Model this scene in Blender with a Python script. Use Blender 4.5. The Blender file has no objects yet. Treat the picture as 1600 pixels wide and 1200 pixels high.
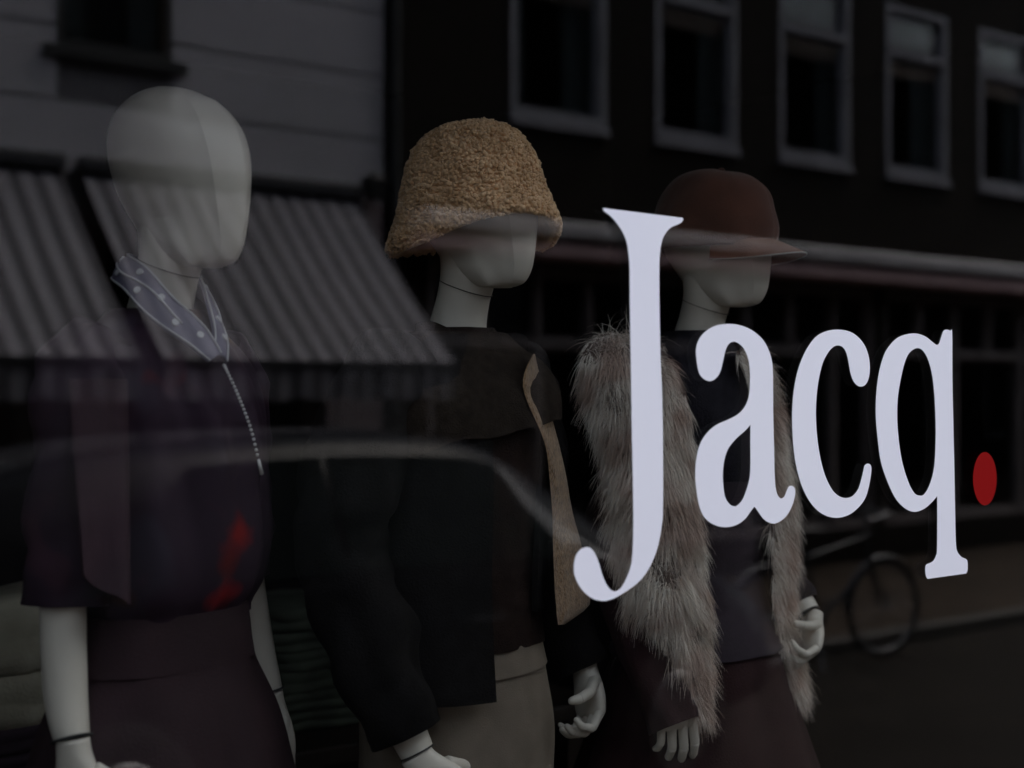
import bpy, math, random
import numpy as np
from mathutils import Vector, Matrix, noise
from math import sin, cos, pi, radians

# ------------------------------------------------------------------ camera, world, sun, exposure
sc = bpy.context.scene
COL = sc.collection
EYE = 1.75                      # eye height above the street
FPX = 2222.0                    # focal length in pixels of a 1600 wide picture (50 mm on 36 mm)
TH = math.atan(2850 / FPX)      # angle between the line of sight and the shop front
FX, FY = cos(TH), sin(TH)
RX, RY = sin(TH), -cos(TH)
GLASS_Y = 1.45

cam_d = bpy.data.cameras.new('camera')
cam = bpy.data.objects.new('camera', cam_d)
COL.objects.link(cam)
cam.location = (0, 0, EYE)
cam.rotation_euler = (pi / 2, 0, TH - pi / 2)
cam_d.sensor_width = 36
cam_d.lens = 50
cam_d.shift_y = 0.010
cam_d.clip_start = 0.05
cam_d.clip_end = 1500
cam_d.dof.use_dof = True
cam_d.dof.focus_distance = 2.30
cam_d.dof.aperture_fstop = 2.4
sc.camera = cam

SUN_EL, SUN_AZ = 58, 84        # degrees; azimuth measured from +y towards +x
w = bpy.data.worlds.new('World'); sc.world = w; w.use_nodes = True
nt = w.node_tree
sky = nt.nodes.new('ShaderNodeTexSky'); sky.sky_type = 'NISHITA'; sky.sun_disc = False
sky.sun_elevation = radians(SUN_EL); sky.sun_rotation = radians(SUN_AZ)
sky.dust_density = 3.0; sky.air_density = 1.0; sky.ozone_density = 1.0
bg = nt.nodes['Background']; hs = nt.nodes.new('ShaderNodeHueSaturation'); hs.inputs['Saturation'].default_value = .50   # thin cloud greys the blue
nt.links.new(sky.outputs[0], hs.inputs['Color']); nt.links.new(hs.outputs[0], bg.inputs[0]); bg.inputs[1].default_value = 0.15
sd = bpy.data.lights.new('sun', 'SUN'); sd.energy = 1.0; sd.angle = radians(24); sd.color = (1, .95, .90)
sun = bpy.data.objects.new('sun', sd); COL.objects.link(sun)
sv = Vector((sin(radians(SUN_AZ)) * cos(radians(SUN_EL)), cos(radians(SUN_AZ)) * cos(radians(SUN_EL)), sin(radians(SUN_EL))))
sun.rotation_euler = sv.to_track_quat('Z', 'Y').to_euler(); sun.location = (0, -3, 20)

sc.view_settings.view_transform = 'Standard'; sc.view_settings.look = 'None'
sc.view_settings.exposure = 2.15; sc.view_settings.gamma = 1.0; sc.view_settings.use_curve_mapping = False
sc.render.engine = 'CYCLES'
sc.cycles.use_denoising = True
sc.cycles.max_bounces = 8; sc.cycles.diffuse_bounces = 4; sc.cycles.glossy_bounces = 4; sc.cycles.transparent_max_bounces = 24
sc.cycles.sample_clamp_indirect = 6.0
sc.cycles.use_adaptive_sampling = False

rng = random.Random(7)
nr = np.random.default_rng(11)

# ------------------------------------------------------------------ materials
def new_mat(name):
    m = bpy.data.materials.new(name); m.use_nodes = True
    n = m.node_tree; n.nodes.clear()
    out = n.nodes.new('ShaderNodeOutputMaterial')
    return m, n, out

def mat(name, col, rough=.6, col2=None, scale=6, bump=0, bscale=80, metal=0, coat=0, spec=.5, sheen=0, detail=4, stretch=None, contrast=(.35, .65)):
    m, n, out = new_mat(name)
    b = n.nodes.new('ShaderNodeBsdfPrincipled')
    b.inputs['Roughness'].default_value = rough
    b.inputs['Metallic'].default_value = metal
    b.inputs['Coat Weight'].default_value = coat
    b.inputs['Specular IOR Level'].default_value = spec
    b.inputs['Sheen Weight'].default_value = sheen
    n.links.new(b.outputs[0], out.inputs[0])
    tc = n.nodes.new('ShaderNodeTexCoord')
    src = tc.outputs['Object']
    if stretch:
        mp = n.nodes.new('ShaderNodeMapping'); mp.inputs['Scale'].default_value = stretch
        n.links.new(src, mp.inputs[0]); src = mp.outputs[0]
    if col2 is None:
        col2 = tuple(c * .82 for c in col)
    nz = n.nodes.new('ShaderNodeTexNoise'); nz.inputs['Scale'].default_value = scale; nz.inputs['Detail'].default_value = detail
    n.links.new(src, nz.inputs['Vector'])
    cr = n.nodes.new('ShaderNodeValToRGB')
    cr.color_ramp.elements[0].position = contrast[0]; cr.color_ramp.elements[1].position = contrast[1]
    cr.color_ramp.elements[0].color = (*col2, 1); cr.color_ramp.elements[1].color = (*col, 1)
    n.links.new(nz.outputs['Fac'], cr.inputs[0]); n.links.new(cr.outputs[0], b.inputs['Base Color'])
    if bump:
        nb = n.nodes.new('ShaderNodeTexNoise'); nb.inputs['Scale'].default_value = bscale; nb.inputs['Detail'].default_value = 3
        n.links.new(src, nb.inputs['Vector'])
        bp = n.nodes.new('ShaderNodeBump'); bp.inputs['Strength'].default_value = bump; bp.inputs['Distance'].default_value = .004
        n.links.new(nb.outputs['Fac'], bp.inputs['Height']); n.links.new(bp.outputs[0], b.inputs['Normal'])
    return m

def glass_mat(name, tint=(.93, .95, .94), dust=0.0):
    """pane: both faces reflect by Schlick's law, the rest goes straight through"""
    m, n, out = new_mat(name)
    lw = n.nodes.new('ShaderNodeLayerWeight'); lw.inputs[0].default_value = .5
    pw = n.nodes.new('ShaderNodeMath'); pw.operation = 'POWER'; pw.inputs[1].default_value = 5
    ma = n.nodes.new('ShaderNodeMath'); ma.operation = 'MULTIPLY_ADD'; ma.inputs[1].default_value = .957; ma.inputs[2].default_value = .043
    n.links.new(lw.outputs['Facing'], pw.inputs[0]); n.links.new(pw.outputs[0], ma.inputs[0])
    tr = n.nodes.new('ShaderNodeBsdfTransparent'); tr.inputs[0].default_value = (*tint, 1)
    gl = n.nodes.new('ShaderNodeBsdfGlossy'); gl.inputs['Roughness'].default_value = 0.0; gl.inputs[0].default_value = (1, 1, 1, 1)
    mx = n.nodes.new('ShaderNodeMixShader')
    n.links.new(ma.outputs[0], mx.inputs[0]); n.links.new(tr.outputs[0], mx.inputs[1]); n.links.new(gl.outputs[0], mx.inputs[2])
    last = mx
    if dust:
        tc = n.nodes.new('ShaderNodeTexCoord')
        v = n.nodes.new('ShaderNodeTexVoronoi'); v.inputs['Scale'].default_value = 34
        n.links.new(tc.outputs['Object'], v.inputs['Vector'])
        lt = n.nodes.new('ShaderNodeMath'); lt.operation = 'LESS_THAN'; lt.inputs[1].default_value = .022
        n.links.new(v.outputs['Distance'], lt.inputs[0])
        nz = n.nodes.new('ShaderNodeTexNoise'); nz.inputs['Scale'].default_value = 3.5; n.links.new(tc.outputs['Object'], nz.inputs['Vector'])
        g2 = n.nodes.new('ShaderNodeMath'); g2.operation = 'GREATER_THAN'; g2.inputs[1].default_value = .56
        n.links.new(nz.outputs['Fac'], g2.inputs[0])
        mu = n.nodes.new('ShaderNodeMath'); mu.operation = 'MULTIPLY'; n.links.new(lt.outputs[0], mu.inputs[0]); n.links.new(g2.outputs[0], mu.inputs[1])
        mu2 = n.nodes.new('ShaderNodeMath'); mu2.operation = 'MULTIPLY'; mu2.inputs[1].default_value = dust
        n.links.new(mu.outputs[0], mu2.inputs[0])
        df = n.nodes.new('ShaderNodeBsdfDiffuse'); df.inputs[0].default_value = (.45, .43, .4, 1)
        m2 = n.nodes.new('ShaderNodeMixShader')
        n.links.new(mu2.outputs[0], m2.inputs[0]); n.links.new(mx.outputs[0], m2.inputs[1]); n.links.new(df.outputs[0], m2.inputs[2])
        last = m2
    n.links.new(last.outputs[0], out.inputs[0])
    return m

def stripe_mat(name, a, b_, period, axis=0):
    m, n, out = new_mat(name)
    b = n.nodes.new('ShaderNodeBsdfPrincipled'); b.inputs['Roughness'].default_value = .85
    tc = n.nodes.new('ShaderNodeTexCoord'); sx = n.nodes.new('ShaderNodeSeparateXYZ'); n.links.new(tc.outputs['Object'], sx.inputs[0])
    dv = n.nodes.new('ShaderNodeMath'); dv.operation = 'DIVIDE'; dv.inputs[1].default_value = period; n.links.new(sx.outputs[axis], dv.inputs[0])
    fr = n.nodes.new('ShaderNodeMath'); fr.operation = 'FRACT'; n.links.new(dv.outputs[0], fr.inputs[0])
    gt = n.nodes.new('ShaderNodeMath'); gt.operation = 'GREATER_THAN'; gt.inputs[1].default_value = .5; n.links.new(fr.outputs[0], gt.inputs[0])
    nz = n.nodes.new('ShaderNodeTexNoise'); nz.inputs['Scale'].default_value = 1.3; nz.inputs['Detail'].default_value = 5
    n.links.new(tc.outputs['Object'], nz.inputs['Vector'])
    mx = n.nodes.new('ShaderNodeMix'); mx.data_type = 'RGBA'
    mx.inputs['A'].default_value = (*a, 1); mx.inputs['B'].default_value = (*b_, 1); n.links.new(gt.outputs[0], mx.inputs['Factor'])
    m2 = n.nodes.new('ShaderNodeMix'); m2.data_type = 'RGBA'; m2.blend_type = 'MULTIPLY'; m2.inputs['Factor'].default_value = .45
    n.links.new(mx.outputs['Result'], m2.inputs['A']); n.links.new(nz.outputs['Fac'], m2.inputs['B'])
    n.links.new(m2.outputs['Result'], b.inputs['Base Color']); n.links.new(b.outputs[0], out.inputs[0])
    return m

def brick_mat(name, c1, c2, mortar, bw, bh, rot=None, rough=.85):
    m, n, out = new_mat(name)
    b = n.nodes.new('ShaderNodeBsdfPrincipled'); b.inputs['Roughness'].default_value = rough; b.inputs['Specular IOR Level'].default_value = .12
    tc = n.nodes.new('ShaderNodeTexCoord'); mp = n.nodes.new('ShaderNodeMapping')
    if rot: mp.inputs['Rotation'].default_value = rot
    n.links.new(tc.outputs['Object'], mp.inputs[0])
    br = n.nodes.new('ShaderNodeTexBrick'); br.inputs['Scale'].default_value = 1
    br.inputs['Color1'].default_value = (*c1, 1); br.inputs['Color2'].default_value = (*c2, 1); br.inputs['Mortar'].default_value = (*mortar, 1)
    br.inputs['Brick Width'].default_value = bw; br.inputs['Row Height'].default_value = bh; br.inputs['Mortar Size'].default_value = .006
    n.links.new(mp.outputs[0], br.inputs['Vector'])
    nz = n.nodes.new('ShaderNodeTexNoise'); nz.inputs['Scale'].default_value = .9; nz.inputs['Detail'].default_value = 6
    n.links.new(tc.outputs['Object'], nz.inputs['Vector'])
    m2 = n.nodes.new('ShaderNodeMix'); m2.data_type = 'RGBA'; m2.blend_type = 'MULTIPLY'; m2.inputs['Factor'].default_value = .6
    n.links.new(br.outputs['Color'], m2.inputs['A']); n.links.new(nz.outputs['Fac'], m2.inputs['B'])
    n.links.new(m2.outputs['Result'], b.inputs['Base Color'])
    bp = n.nodes.new('ShaderNodeBump'); bp.inputs['Strength'].default_value = .5; bp.inputs['Distance'].default_value = .006; bp.invert = True
    n.links.new(br.outputs['Fac'], bp.inputs['Height']); n.links.new(bp.outputs[0], b.inputs['Normal'])
    n.links.new(b.outputs[0], out.inputs[0])
    return m

def print_mat(name):
    """dark aubergine blouse cloth with a scattered red, ochre and lilac print"""
    m, n, out = new_mat(name)
    b = n.nodes.new('ShaderNodeBsdfPrincipled'); b.inputs['Roughness'].default_value = .75; b.inputs['Specular IOR Level'].default_value = .2
    tc = n.nodes.new('ShaderNodeTexCoord')
    base = None
    cur = None
    rgb = n.nodes.new('ShaderNodeRGB'); rgb.outputs[0].default_value = (.028, .014, .026, 1); cur = rgb.outputs[0]
    for sc_, lo, hi, c, off in ((7, .54, .62, (.038, .027, .042), 0), (9, .74, .80, (.10, .010, .010), 4.2), (8, .70, .76, (.08, .04, .012), 9.7), (11, .62, .70, (.045, .018, .03), 15.0)):
        mp = n.nodes.new('ShaderNodeMapping'); mp.inputs['Location'].default_value = (off, off * .7, off * 1.3)
        n.links.new(tc.outputs['Object'], mp.inputs[0])
        nz = n.nodes.new('ShaderNodeTexNoise'); nz.inputs['Scale'].default_value = sc_; nz.inputs['Detail'].default_value = 1
        n.links.new(mp.outputs[0], nz.inputs['Vector'])
        mr = n.nodes.new('ShaderNodeMapRange'); mr.inputs['From Min'].default_value = lo; mr.inputs['From Max'].default_value = hi
        n.links.new(nz.outputs['Fac'], mr.inputs['Value'])
        mx = n.nodes.new('ShaderNodeMix'); mx.data_type = 'RGBA'; mx.inputs['B'].default_value = (*c, 1)
        n.links.new(mr.outputs['Result'], mx.inputs['Factor']); n.links.new(cur, mx.inputs['A']); cur = mx.outputs['Result']
    for (px_, py_, pz_, r, c) in ((.010, -.135, 1.165, .020, (.22, .010, .010)), (-.002, -.13, 1.135, .012, (.12, .010, .010)), (.004, -.12, 1.078, .013, (.30, .012, .015)), (-.165, -.10, 1.10, .03, (.07, .03, .05))):
        vd = n.nodes.new('ShaderNodeVectorMath'); vd.operation = 'DISTANCE'; vd.inputs[1].default_value = (px_, py_, pz_)
        nz = n.nodes.new('ShaderNodeTexNoise'); nz.inputs['Scale'].default_value = 22
        n.links.new(tc.outputs['Object'], nz.inputs['Vector'])
        ad = n.nodes.new('ShaderNodeMath'); ad.operation = 'MULTIPLY_ADD'; ad.inputs[1].default_value = .05; n.links.new(nz.outputs['Fac'], ad.inputs[0])
        n.links.new(tc.outputs['Object'], vd.inputs[0]); n.links.new(vd.outputs['Value'], ad.inputs[2])
        mr = n.nodes.new('ShaderNodeMapRange'); mr.inputs['From Min'].default_value = r + .042; mr.inputs['From Max'].default_value = r + .014
        n.links.new(ad.outputs[0], mr.inputs['Value'])
        mx = n.nodes.new('ShaderNodeMix'); mx.data_type = 'RGBA'; mx.inputs['B'].default_value = (*c, 1)
        n.links.new(mr.outputs['Result'], mx.inputs['Factor']); n.links.new(cur, mx.inputs['A']); cur = mx.outputs['Result']
    n.links.new(cur, b.inputs['Base Color']); n.links.new(b.outputs[0], out.inputs[0])
    return m

M = dict(
    mann=mat('mannequin_shell', (.68, .63, .545), .42, (.64, .595, .515), 5, .05, 60),
    seam=mat('seam_dark', (.03, .03, .03), .8),
    vinyl=mat('white_vinyl', (.83, .82, .86), .8, (.81, .80, .85), 3, spec=.1),
    vinyl_red=mat('red_vinyl', (.26, .004, .004), .85, (.24, .004, .004), 3, spec=.04),
    glass=glass_mat('shop_glass', (.86, .865, .85), dust=.16),
    pane=glass_mat('window_glass', (.8, .84, .83)),
    hat=mat('boucle_wool', (.84, .56, .32), .95, (.60, .37, .19), 30, sheen=.3, spec=.1),
    hat_in=mat('hat_lining', (.22, .15, .09), .95),
    cap=mat('rust_corduroy', (.125, .045, .028), .9, (.09, .032, .02), 14, .3, 400, sheen=.25, spec=.15),
    cap_brim_lit=mat('rust_corduroy_lit_brim', (.19, .075, .042), .85, (.14, .055, .03), 14, .3, 400, spec=.15),  # cap's rust cloth, colour raised so the peak looks lit
    cap_pipe=mat('brim_piping', (.35, .32, .28), .8),
    fur=mat('long_pile_fur', (.88, .81, .72), .8, (.56, .42, .35), 13, spec=.15, contrast=(.36, .62)),
    fur_base=mat('fur_backing', (.14, .10, .085), 1, (.09, .065, .055), 20, spec=.05),
    blouse=print_mat('printed_blouse_cloth'),
    skirt=mat('plum_skirt_cloth', (.034, .017, .021), .8, (.024, .012, .015), 8, .25, 300, spec=.25),
    panel=mat('mauve_panel_cloth', (.048, .024, .034), .75, (.036, .018, .026), 8, .2, 250, spec=.25),
    black=mat('black_wool', (.012, .011, .011), .95, (.008, .007, .007), 40, .5, 300, spec=.1),
    brownknit=mat('dark_brown_knit', (.022, .013, .010), .95, (.016, .009, .008), 60, .6, 350, spec=.1),
    olive=mat('olive_brown_knit', (.030, .022, .017), .95, (.018, .013, .010), 60, .6, 350, spec=.1),
    camel=mat('camel_teddy_cloth', (.34, .215, .12), .95, (.17, .105, .055), 120, 1.0, 260, sheen=.3, spec=.1),
    cream=mat('cream_trouser_cloth', (.20, .165, .13), .85, (.17, .14, .11), 25, .3, 400, spec=.2),
    maroon=mat('maroon_cloth', (.032, .013, .014), .9, (.024, .009, .010), 10, .3, 300, spec=.2),
    purple=mat('purple_print_cloth', (.030, .018, .028), .9, (.02, .012, .02), 16, .2, 200),
    navy=mat('charcoal_knit', (.02, .018, .024), .95, (.013, .012, .016), 50, .5, 300, spec=.1),
    bead=mat('pearl_bead', (.88, .87, .85), .3),
    olivecloth=mat('folded_olive_cloth', (.10, .12, .085), .9, (.05, .06, .042), 12, .4, 150),
    beigecloth=mat('folded_beige_cloth', (.60, .55, .42), .9, (.44, .40, .30), 12, .4, 150),
    plumcloth=mat('folded_plum_cloth', (.05, .03, .045), .9),
    darkwood=mat('dark_wood', (.03, .018, .012), .5, (.018, .011, .008), 5, .2, 60, stretch=(1, 12, 1)),
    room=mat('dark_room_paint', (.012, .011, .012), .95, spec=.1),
    plinth=mat('dark_plinth', (.02, .018, .017), .7),
    frame=mat('black_window_frame', (.02, .02, .022), .4, metal=0),
    shopwall=mat('painted_shop_wall', (.13, .125, .12), .8, (.11, .105, .10), 2, .3, 60),
    render=mat('pale_render', (.50, .48, .51), .9, (.42, .405, .43), .8, .25, 30),
    renderj=mat('render_joint', (.20, .19, .20), .95),
    brick=brick_mat('dark_brick', (.022, .016, .011), (.015, .011, .008), (.026, .022, .018), .21, .06, (pi / 2, 0, 0)),
    wframe=mat('white_window_paint', (.25, .245, .27), .7, (.19, .185, .205), 2),
    wdark=mat('dark_sill', (.02, .02, .02), .6),
    wood_reveal=mat('brown_reveal', (.10, .065, .04), .7),
    curtain=mat('grey_curtain', (.20, .21, .23), .9, (.08, .09, .10), 3, stretch=(14, 14, .3)),
    canopy=mat('grey_canopy', (.54, .52, .53), .55, (.45, .43, .44), 2),
    canopy_p=mat('pink_canopy_fascia', (.66, .44, .43), .6, (.55, .36, .36), 1.5),
    post=mat('shopfront_timber', (.20, .17, .165), .6),
    pil=mat('mauve_pilaster', (.24, .19, .20), .7),
    awning=stripe_mat('striped_awning_cloth', (.25, .238, .265), (.085, .08, .093), .158),
    awnbar=mat('awning_bar', (.05, .05, .055), .4),
    asphalt=mat('asphalt', (.018, .0145, .012), .95, (.011, .009, .0075), 2, .6, 250, spec=.1),
    paving=brick_mat('street_clinker', (.060, .042, .029), (.040, .027, .019), (.026, .020, .016), .2, .1),
    paving2=brick_mat('grey_paving', (.065, .060, .056), (.052, .048, .046), (.035, .032, .03), .3, .3),
    kerb=mat('kerb_stone', (.055, .050, .046), .9, (.042, .038, .035), 3, .3, 90),
    carpaint=mat('black_car_paint', (.010, .010, .012), .26, (.008, .008, .010), 1, coat=0, spec=.05),
    carglass=mat('dark_car_glass', (.006, .009, .009), .06, spec=.6),
    chrome=mat('chrome', (.6, .6, .62), .15, metal=1),
    lamp=mat('headlamp_lens', (.45, .46, .48), .1, (.3, .3, .32), 20, spec=.8),
    rubber=mat('tyre_rubber', (.02, .02, .02), .9),
    bikemetal=mat('bicycle_paint', (.05, .052, .06), .35, metal=.3),
    rim=mat('bicycle_rim', (.30, .30, .31), .4, metal=.6),
    saddle=mat('saddle_vinyl', (.015, .013, .012), .6),
    ground=mat('ground', (.16, .15, .13), .95, (.12, .115, .10), .5),
    roof=mat('roof_tiles', (.10, .05, .035), .8, (.06, .035, .03), 6),
)

# collar: greyish lilac cloth with white piping lines and dots comes from geometry
M['collar'] = mat('lilac_collar_cloth', (.16, .15, .21), .7, (.12, .11, .16), 18)
M['piping'] = mat('white_piping', (.62, .62, .63), .6)

# ------------------------------------------------------------------ mesh helpers
def link(o, parent=None):
    COL.objects.link(o)
    if parent is not None: o.parent = parent
    return o

def mesh(name, vs, fs, m, parent=None, smooth=False, sharp=None):
    me = bpy.data.meshes.new(name)
    me.from_pydata([tuple(v) for v in vs], [], [tuple(f) for f in fs])
    me.materials.append(m)
    if smooth:
        me.polygons.foreach_set('use_smooth', [True] * len(me.polygons))
        if sharp: me.set_sharp_from_angle(angle=radians(sharp))
    me.update()
    return link(bpy.data.objects.new(name, me), parent)

def thing(name, label, cat, loc=(0, 0, 0), rz=0, group=None):
    o = bpy.data.objects.new(name, None); COL.objects.link(o)
    o.location = loc; o.rotation_euler = (0, 0, rz); o.empty_display_size = .1
    tag(o, label, cat, group)
    return o

def tag(o, label=None, cat=None, group=None, kind=None):
    if label: o['label'] = label
    if cat: o['category'] = cat
    if group: o['group'] = group
    if kind: o['kind'] = kind
    return o

class MB:
    def __init__(s): s.v = []; s.f = []
    def add(s, vs, fs):
        b = len(s.v); s.v += [tuple(v) for v in vs]; s.f += [tuple(i + b for i in f) for f in fs]
    def box(s, x0, x1, y0, y1, z0, z1):
        s.add([(x0, y0, z0), (x1, y0, z0), (x1, y1, z0), (x0, y1, z0), (x0, y0, z1), (x1, y0, z1), (x1, y1, z1), (x0, y1, z1)],
              [(0, 3, 2, 1), (4, 5, 6, 7), (0, 1, 5, 4), (1, 2, 6, 5), (2, 3, 7, 6), (3, 0, 4, 7)])
        return s
    def tube(s, pts, rad, n=12, caps=True):
        pts = [Vector(p) for p in pts]
        if not hasattr(rad, '__len__') or len(rad) != len(pts): rad = [rad] * len(pts)
        rings = []
        up = None
        for i, p in enumerate(pts):
            t = (pts[min(i + 1, len(pts) - 1)] - pts[max(i - 1, 0)]).normalized()
            if up is None:
                up = Vector((0, 0, 1)) if abs(t.z) < .9 else Vector((0, 1, 0))
            a = t.cross(up).normalized(); b = a.cross(t).normalized(); up = b
            r = rad[i]
            ra, rb = (r if hasattr(r, '__len__') else (r, r))
            rings.append([p + a * (ra * cos(2 * pi * k / n)) + b * (rb * sin(2 * pi * k / n)) for k in range(n)])
        s.loft(rings, caps)
        return s
    def loft(s, rings, caps=True, closed=True):
        n = len(rings[0]); vs = [p for r in rings for p in r]; fs = []
        for i in range(len(rings) - 1):
            for k in range(n if closed else n - 1):
                k2 = (k + 1) % n
                fs.append((i * n + k, i * n + k2, (i + 1) * n + k2, (i + 1) * n + k))
        if caps:
            fs.append(tuple(reversed(range(n)))); fs.append(tuple((len(rings) - 1) * n + k for k in range(n)))
        s.add(vs, fs)
        return s
    def build(s, name, m, parent=None, smooth=False, sharp=None):
        return mesh(name, s.v, s.f, m, parent, smooth, sharp)

def bevel(o, wd=.01, seg=2):
    md = o.modifiers.new('bevel', 'BEVEL'); md.width = wd; md.segments = seg; md.limit_method = 'ANGLE'
    return o

def interp(table, z):
    """rows (z, a, b, ...) ascending in z -> smooth interpolation"""
    if z <= table[0][0]: return table[0][1:]
    if z >= table[-1][0]: return table[-1][1:]
    for i in range(len(table) - 1):
        if table[i][0] <= z <= table[i + 1][0]:
            u = (z - table[i][0]) / (table[i + 1][0] - table[i][0])
            p0 = table[max(i - 1, 0)]; p1 = table[i]; p2 = table[i + 1]; p3 = table[min(i + 2, len(table) - 1)]
            h = p2[0] - p1[0]
            res = []
            for j in range(1, len(p1)):
                m1 = (p2[j] - p0[j]) / (p2[0] - p0[0]) if p2[0] != p0[0] else 0
                m2 = (p3[j] - p1[j]) / (p3[0] - p1[0]) if p3[0] != p1[0] else 0
                a = u * u * u; q = u * u
                res.append((2 * a - 3 * q + 1) * p1[j] + (a - 2 * q + u) * h * m1 + (-2 * a + 3 * q) * p2[j] + (a - q) * h * m2)
            return tuple(res)

def spline(pts, per=6, closed=False):
    """catmull-rom through 3-D points"""
    P = [Vector(p) for p in pts]; out = []
    n = len(P)
    for i in range(n if closed else n - 1):
        p0 = P[(i - 1) % n] if (closed or i > 0) else P[0]
        p1 = P[i]; p2 = P[(i + 1) % n]
        p3 = P[(i + 2) % n] if (closed or i + 2 < n) else P[-1]
        for k in range(per):
            t = k / per
            out.append(.5 * ((2 * p1) + (p2 - p0) * t + (2 * p0 - 5 * p1 + 4 * p2 - p3) * t * t + (3 * p1 - p0 - 3 * p2 + p3) * t ** 3))
    if not closed: out.append(P[-1])
    return out

def on_plane(px, py, y):
    """the point of the upright plane at distance y that the photograph shows at (px, py)"""
    o = (px - 800) / FPX; v = (616 - py) / FPX
    dx, dy = FX + RX * o, FY + RY * o
    t = y / dy
    return (dx * t, y, EYE + v * t)

def wall_open(x0, x1, z0, z1, y0, y1, opens):
    """a wall slab with rectangular holes, as one watertight-looking grid of blocks"""
    xs = sorted({x0, x1, *[o[0] for o in opens], *[o[1] for o in opens]})
    zs = sorted({z0, z1, *[o[2] for o in opens], *[o[3] for o in opens]})
    mb = MB()
    def hole(i, j):
        if i < 0 or j < 0 or i >= len(xs) - 1 or j >= len(zs) - 1: return True
        cx, cz = (xs[i] + xs[i + 1]) / 2, (zs[j] + zs[j + 1]) / 2
        return any(o[0] < cx < o[1] and o[2] < cz < o[3] for o in opens)
    for i in range(len(xs) - 1):
        for j in range(len(zs) - 1):
            if hole(i, j): continue
            a, b, c, d = xs[i], xs[i + 1], zs[j], zs[j + 1]
            mb.add([(a, y0, c), (b, y0, c), (b, y0, d), (a, y0, d)], [(0, 1, 2, 3)])
            mb.add([(a, y1, c), (b, y1, c), (b, y1, d), (a, y1, d)], [(3, 2, 1, 0)])
            if hole(i - 1, j): mb.add([(a, y0, c), (a, y1, c), (a, y1, d), (a, y0, d)], [(3, 2, 1, 0)])
            if hole(i + 1, j): mb.add([(b, y0, c), (b, y1, c), (b, y1, d), (b, y0, d)], [(0, 1, 2, 3)])
            if hole(i, j - 1): mb.add([(a, y0, c), (b, y0, c), (b, y1, c), (a, y1, c)], [(3, 2, 1, 0)])
            if hole(i, j + 1): mb.add([(a, y0, d), (b, y0, d), (b, y1, d), (a, y1, d)], [(0, 1, 2, 3)])
    return mb

# ------------------------------------------------------------------ ground, street
FAR_Y = 2 * GLASS_Y - 9.5       # face of the houses across the street
tag(MB().box(-300, 300, -300, 300, -.5, -.16).build('ground', M['ground']), kind='structure')
tag(MB().box(-60, 60, -3.6, -.5, -.155, -.10).build('road', M['asphalt']), kind='structure')
tag(MB().box(-60, 60, -.36, 1.44, -.155, 0).build('pavement', M['paving2']), kind='structure')
tag(MB().box(-60, 60, -7.2, -3.74, -.155, .0).build('far_pavement', M['paving']), kind='structure')
for y in (-.5, -3.74):
    root = thing('kerb', 'grey stone kerb along the ' + ('near' if y > -1 else 'far') + ' edge of the road', 'kerb', (0, y, 0))
    me = None
    for k in range(-14, 26):
        if me is None:
            o = bevel(MB().box(.004, .996, .0, .14, -.15, .004).build('kerbstone', M['kerb'], root), .01); me = o
        else:
            o = me.copy(); link(o, root)
        o.location = (k, 0, 0)

# ------------------------------------------------------------------ houses across the street
def sash(parent, x0, x1, z0, z1, y, transom=None, fm='wframe', fw=.07, curtain=True, name='window', sill=None):
    """window set in an opening of a wall whose outer face is at y and which looks along +y"""
    mb = MB(); d0, d1 = y - .12, y + .012
    mb.box(x0, x0 + fw, d0, d1, z0, z1); mb.box(x1 - fw, x1, d0, d1, z0, z1)
    mb.box(x0 + fw, x1 - fw, d0, d1, z0, z0 + fw); mb.box(x0 + fw, x1 - fw, d0, d1, z1 - fw, z1)
    if transom: mb.box(x0 + fw, x1 - fw, d0, d1 + .01, transom, transom + fw)
    f = mb.build(name, M[fm], parent)
    zs = [(z0 + fw, transom), (transom + fw, z1 - fw)] if transom else [(z0 + fw, z1 - fw)]
    for a, b in zs:
        MB().box(x0 + fw, x1 - fw, y - .07, y - .064, a, b).build('pane', M['pane'], f)
        if transom or fm == 'wframe':
            mb = MB(); s = .035
            mb.box(x0 + fw, x0 + fw + s, y - .09, y - .045, a, b); mb.box(x1 - fw - s, x1 - fw, y - .09, y - .045, a, b)
            mb.box(x0 + fw + s, x1 - fw - s, y - .09, y - .045, a, a + s); mb.box(x0 + fw + s, x1 - fw - s, y - .09, y - .045, b - s, b)
            mb.build('sash_rail', M[fm], f)
    if curtain:
        for side in (0, 1):
            wd = (x1 - x0) * rng.uniform(.22, .36)
            a = x0 + .04 if side == 0 else x1 - .04 - wd
            n = 26; front = []; back = []
            for k in range(n + 1):
                u = k / n; yy = y - .2 + .022 * sin(u * 26 + side)
                front.append((a + wd * u, yy)); back.append((a + wd * u, yy - .006))
            ring = front + back[::-1]
            mb = MB(); mb.loft([[(p[0], p[1], z0 + .02) for p in ring], [(p[0], p[1], z1 - .02) for p in ring]])
            mb.build('curtain', M['curtain'], f)
    if sill:
        MB().box(x0 - (.1 if sill == 'wdark' else .01), x1 + (.1 if sill == 'wdark' else .01), y - .02, y + .05, z0 - .075, z0 - .004).build('sill', M[sill], f)
    return f

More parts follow.
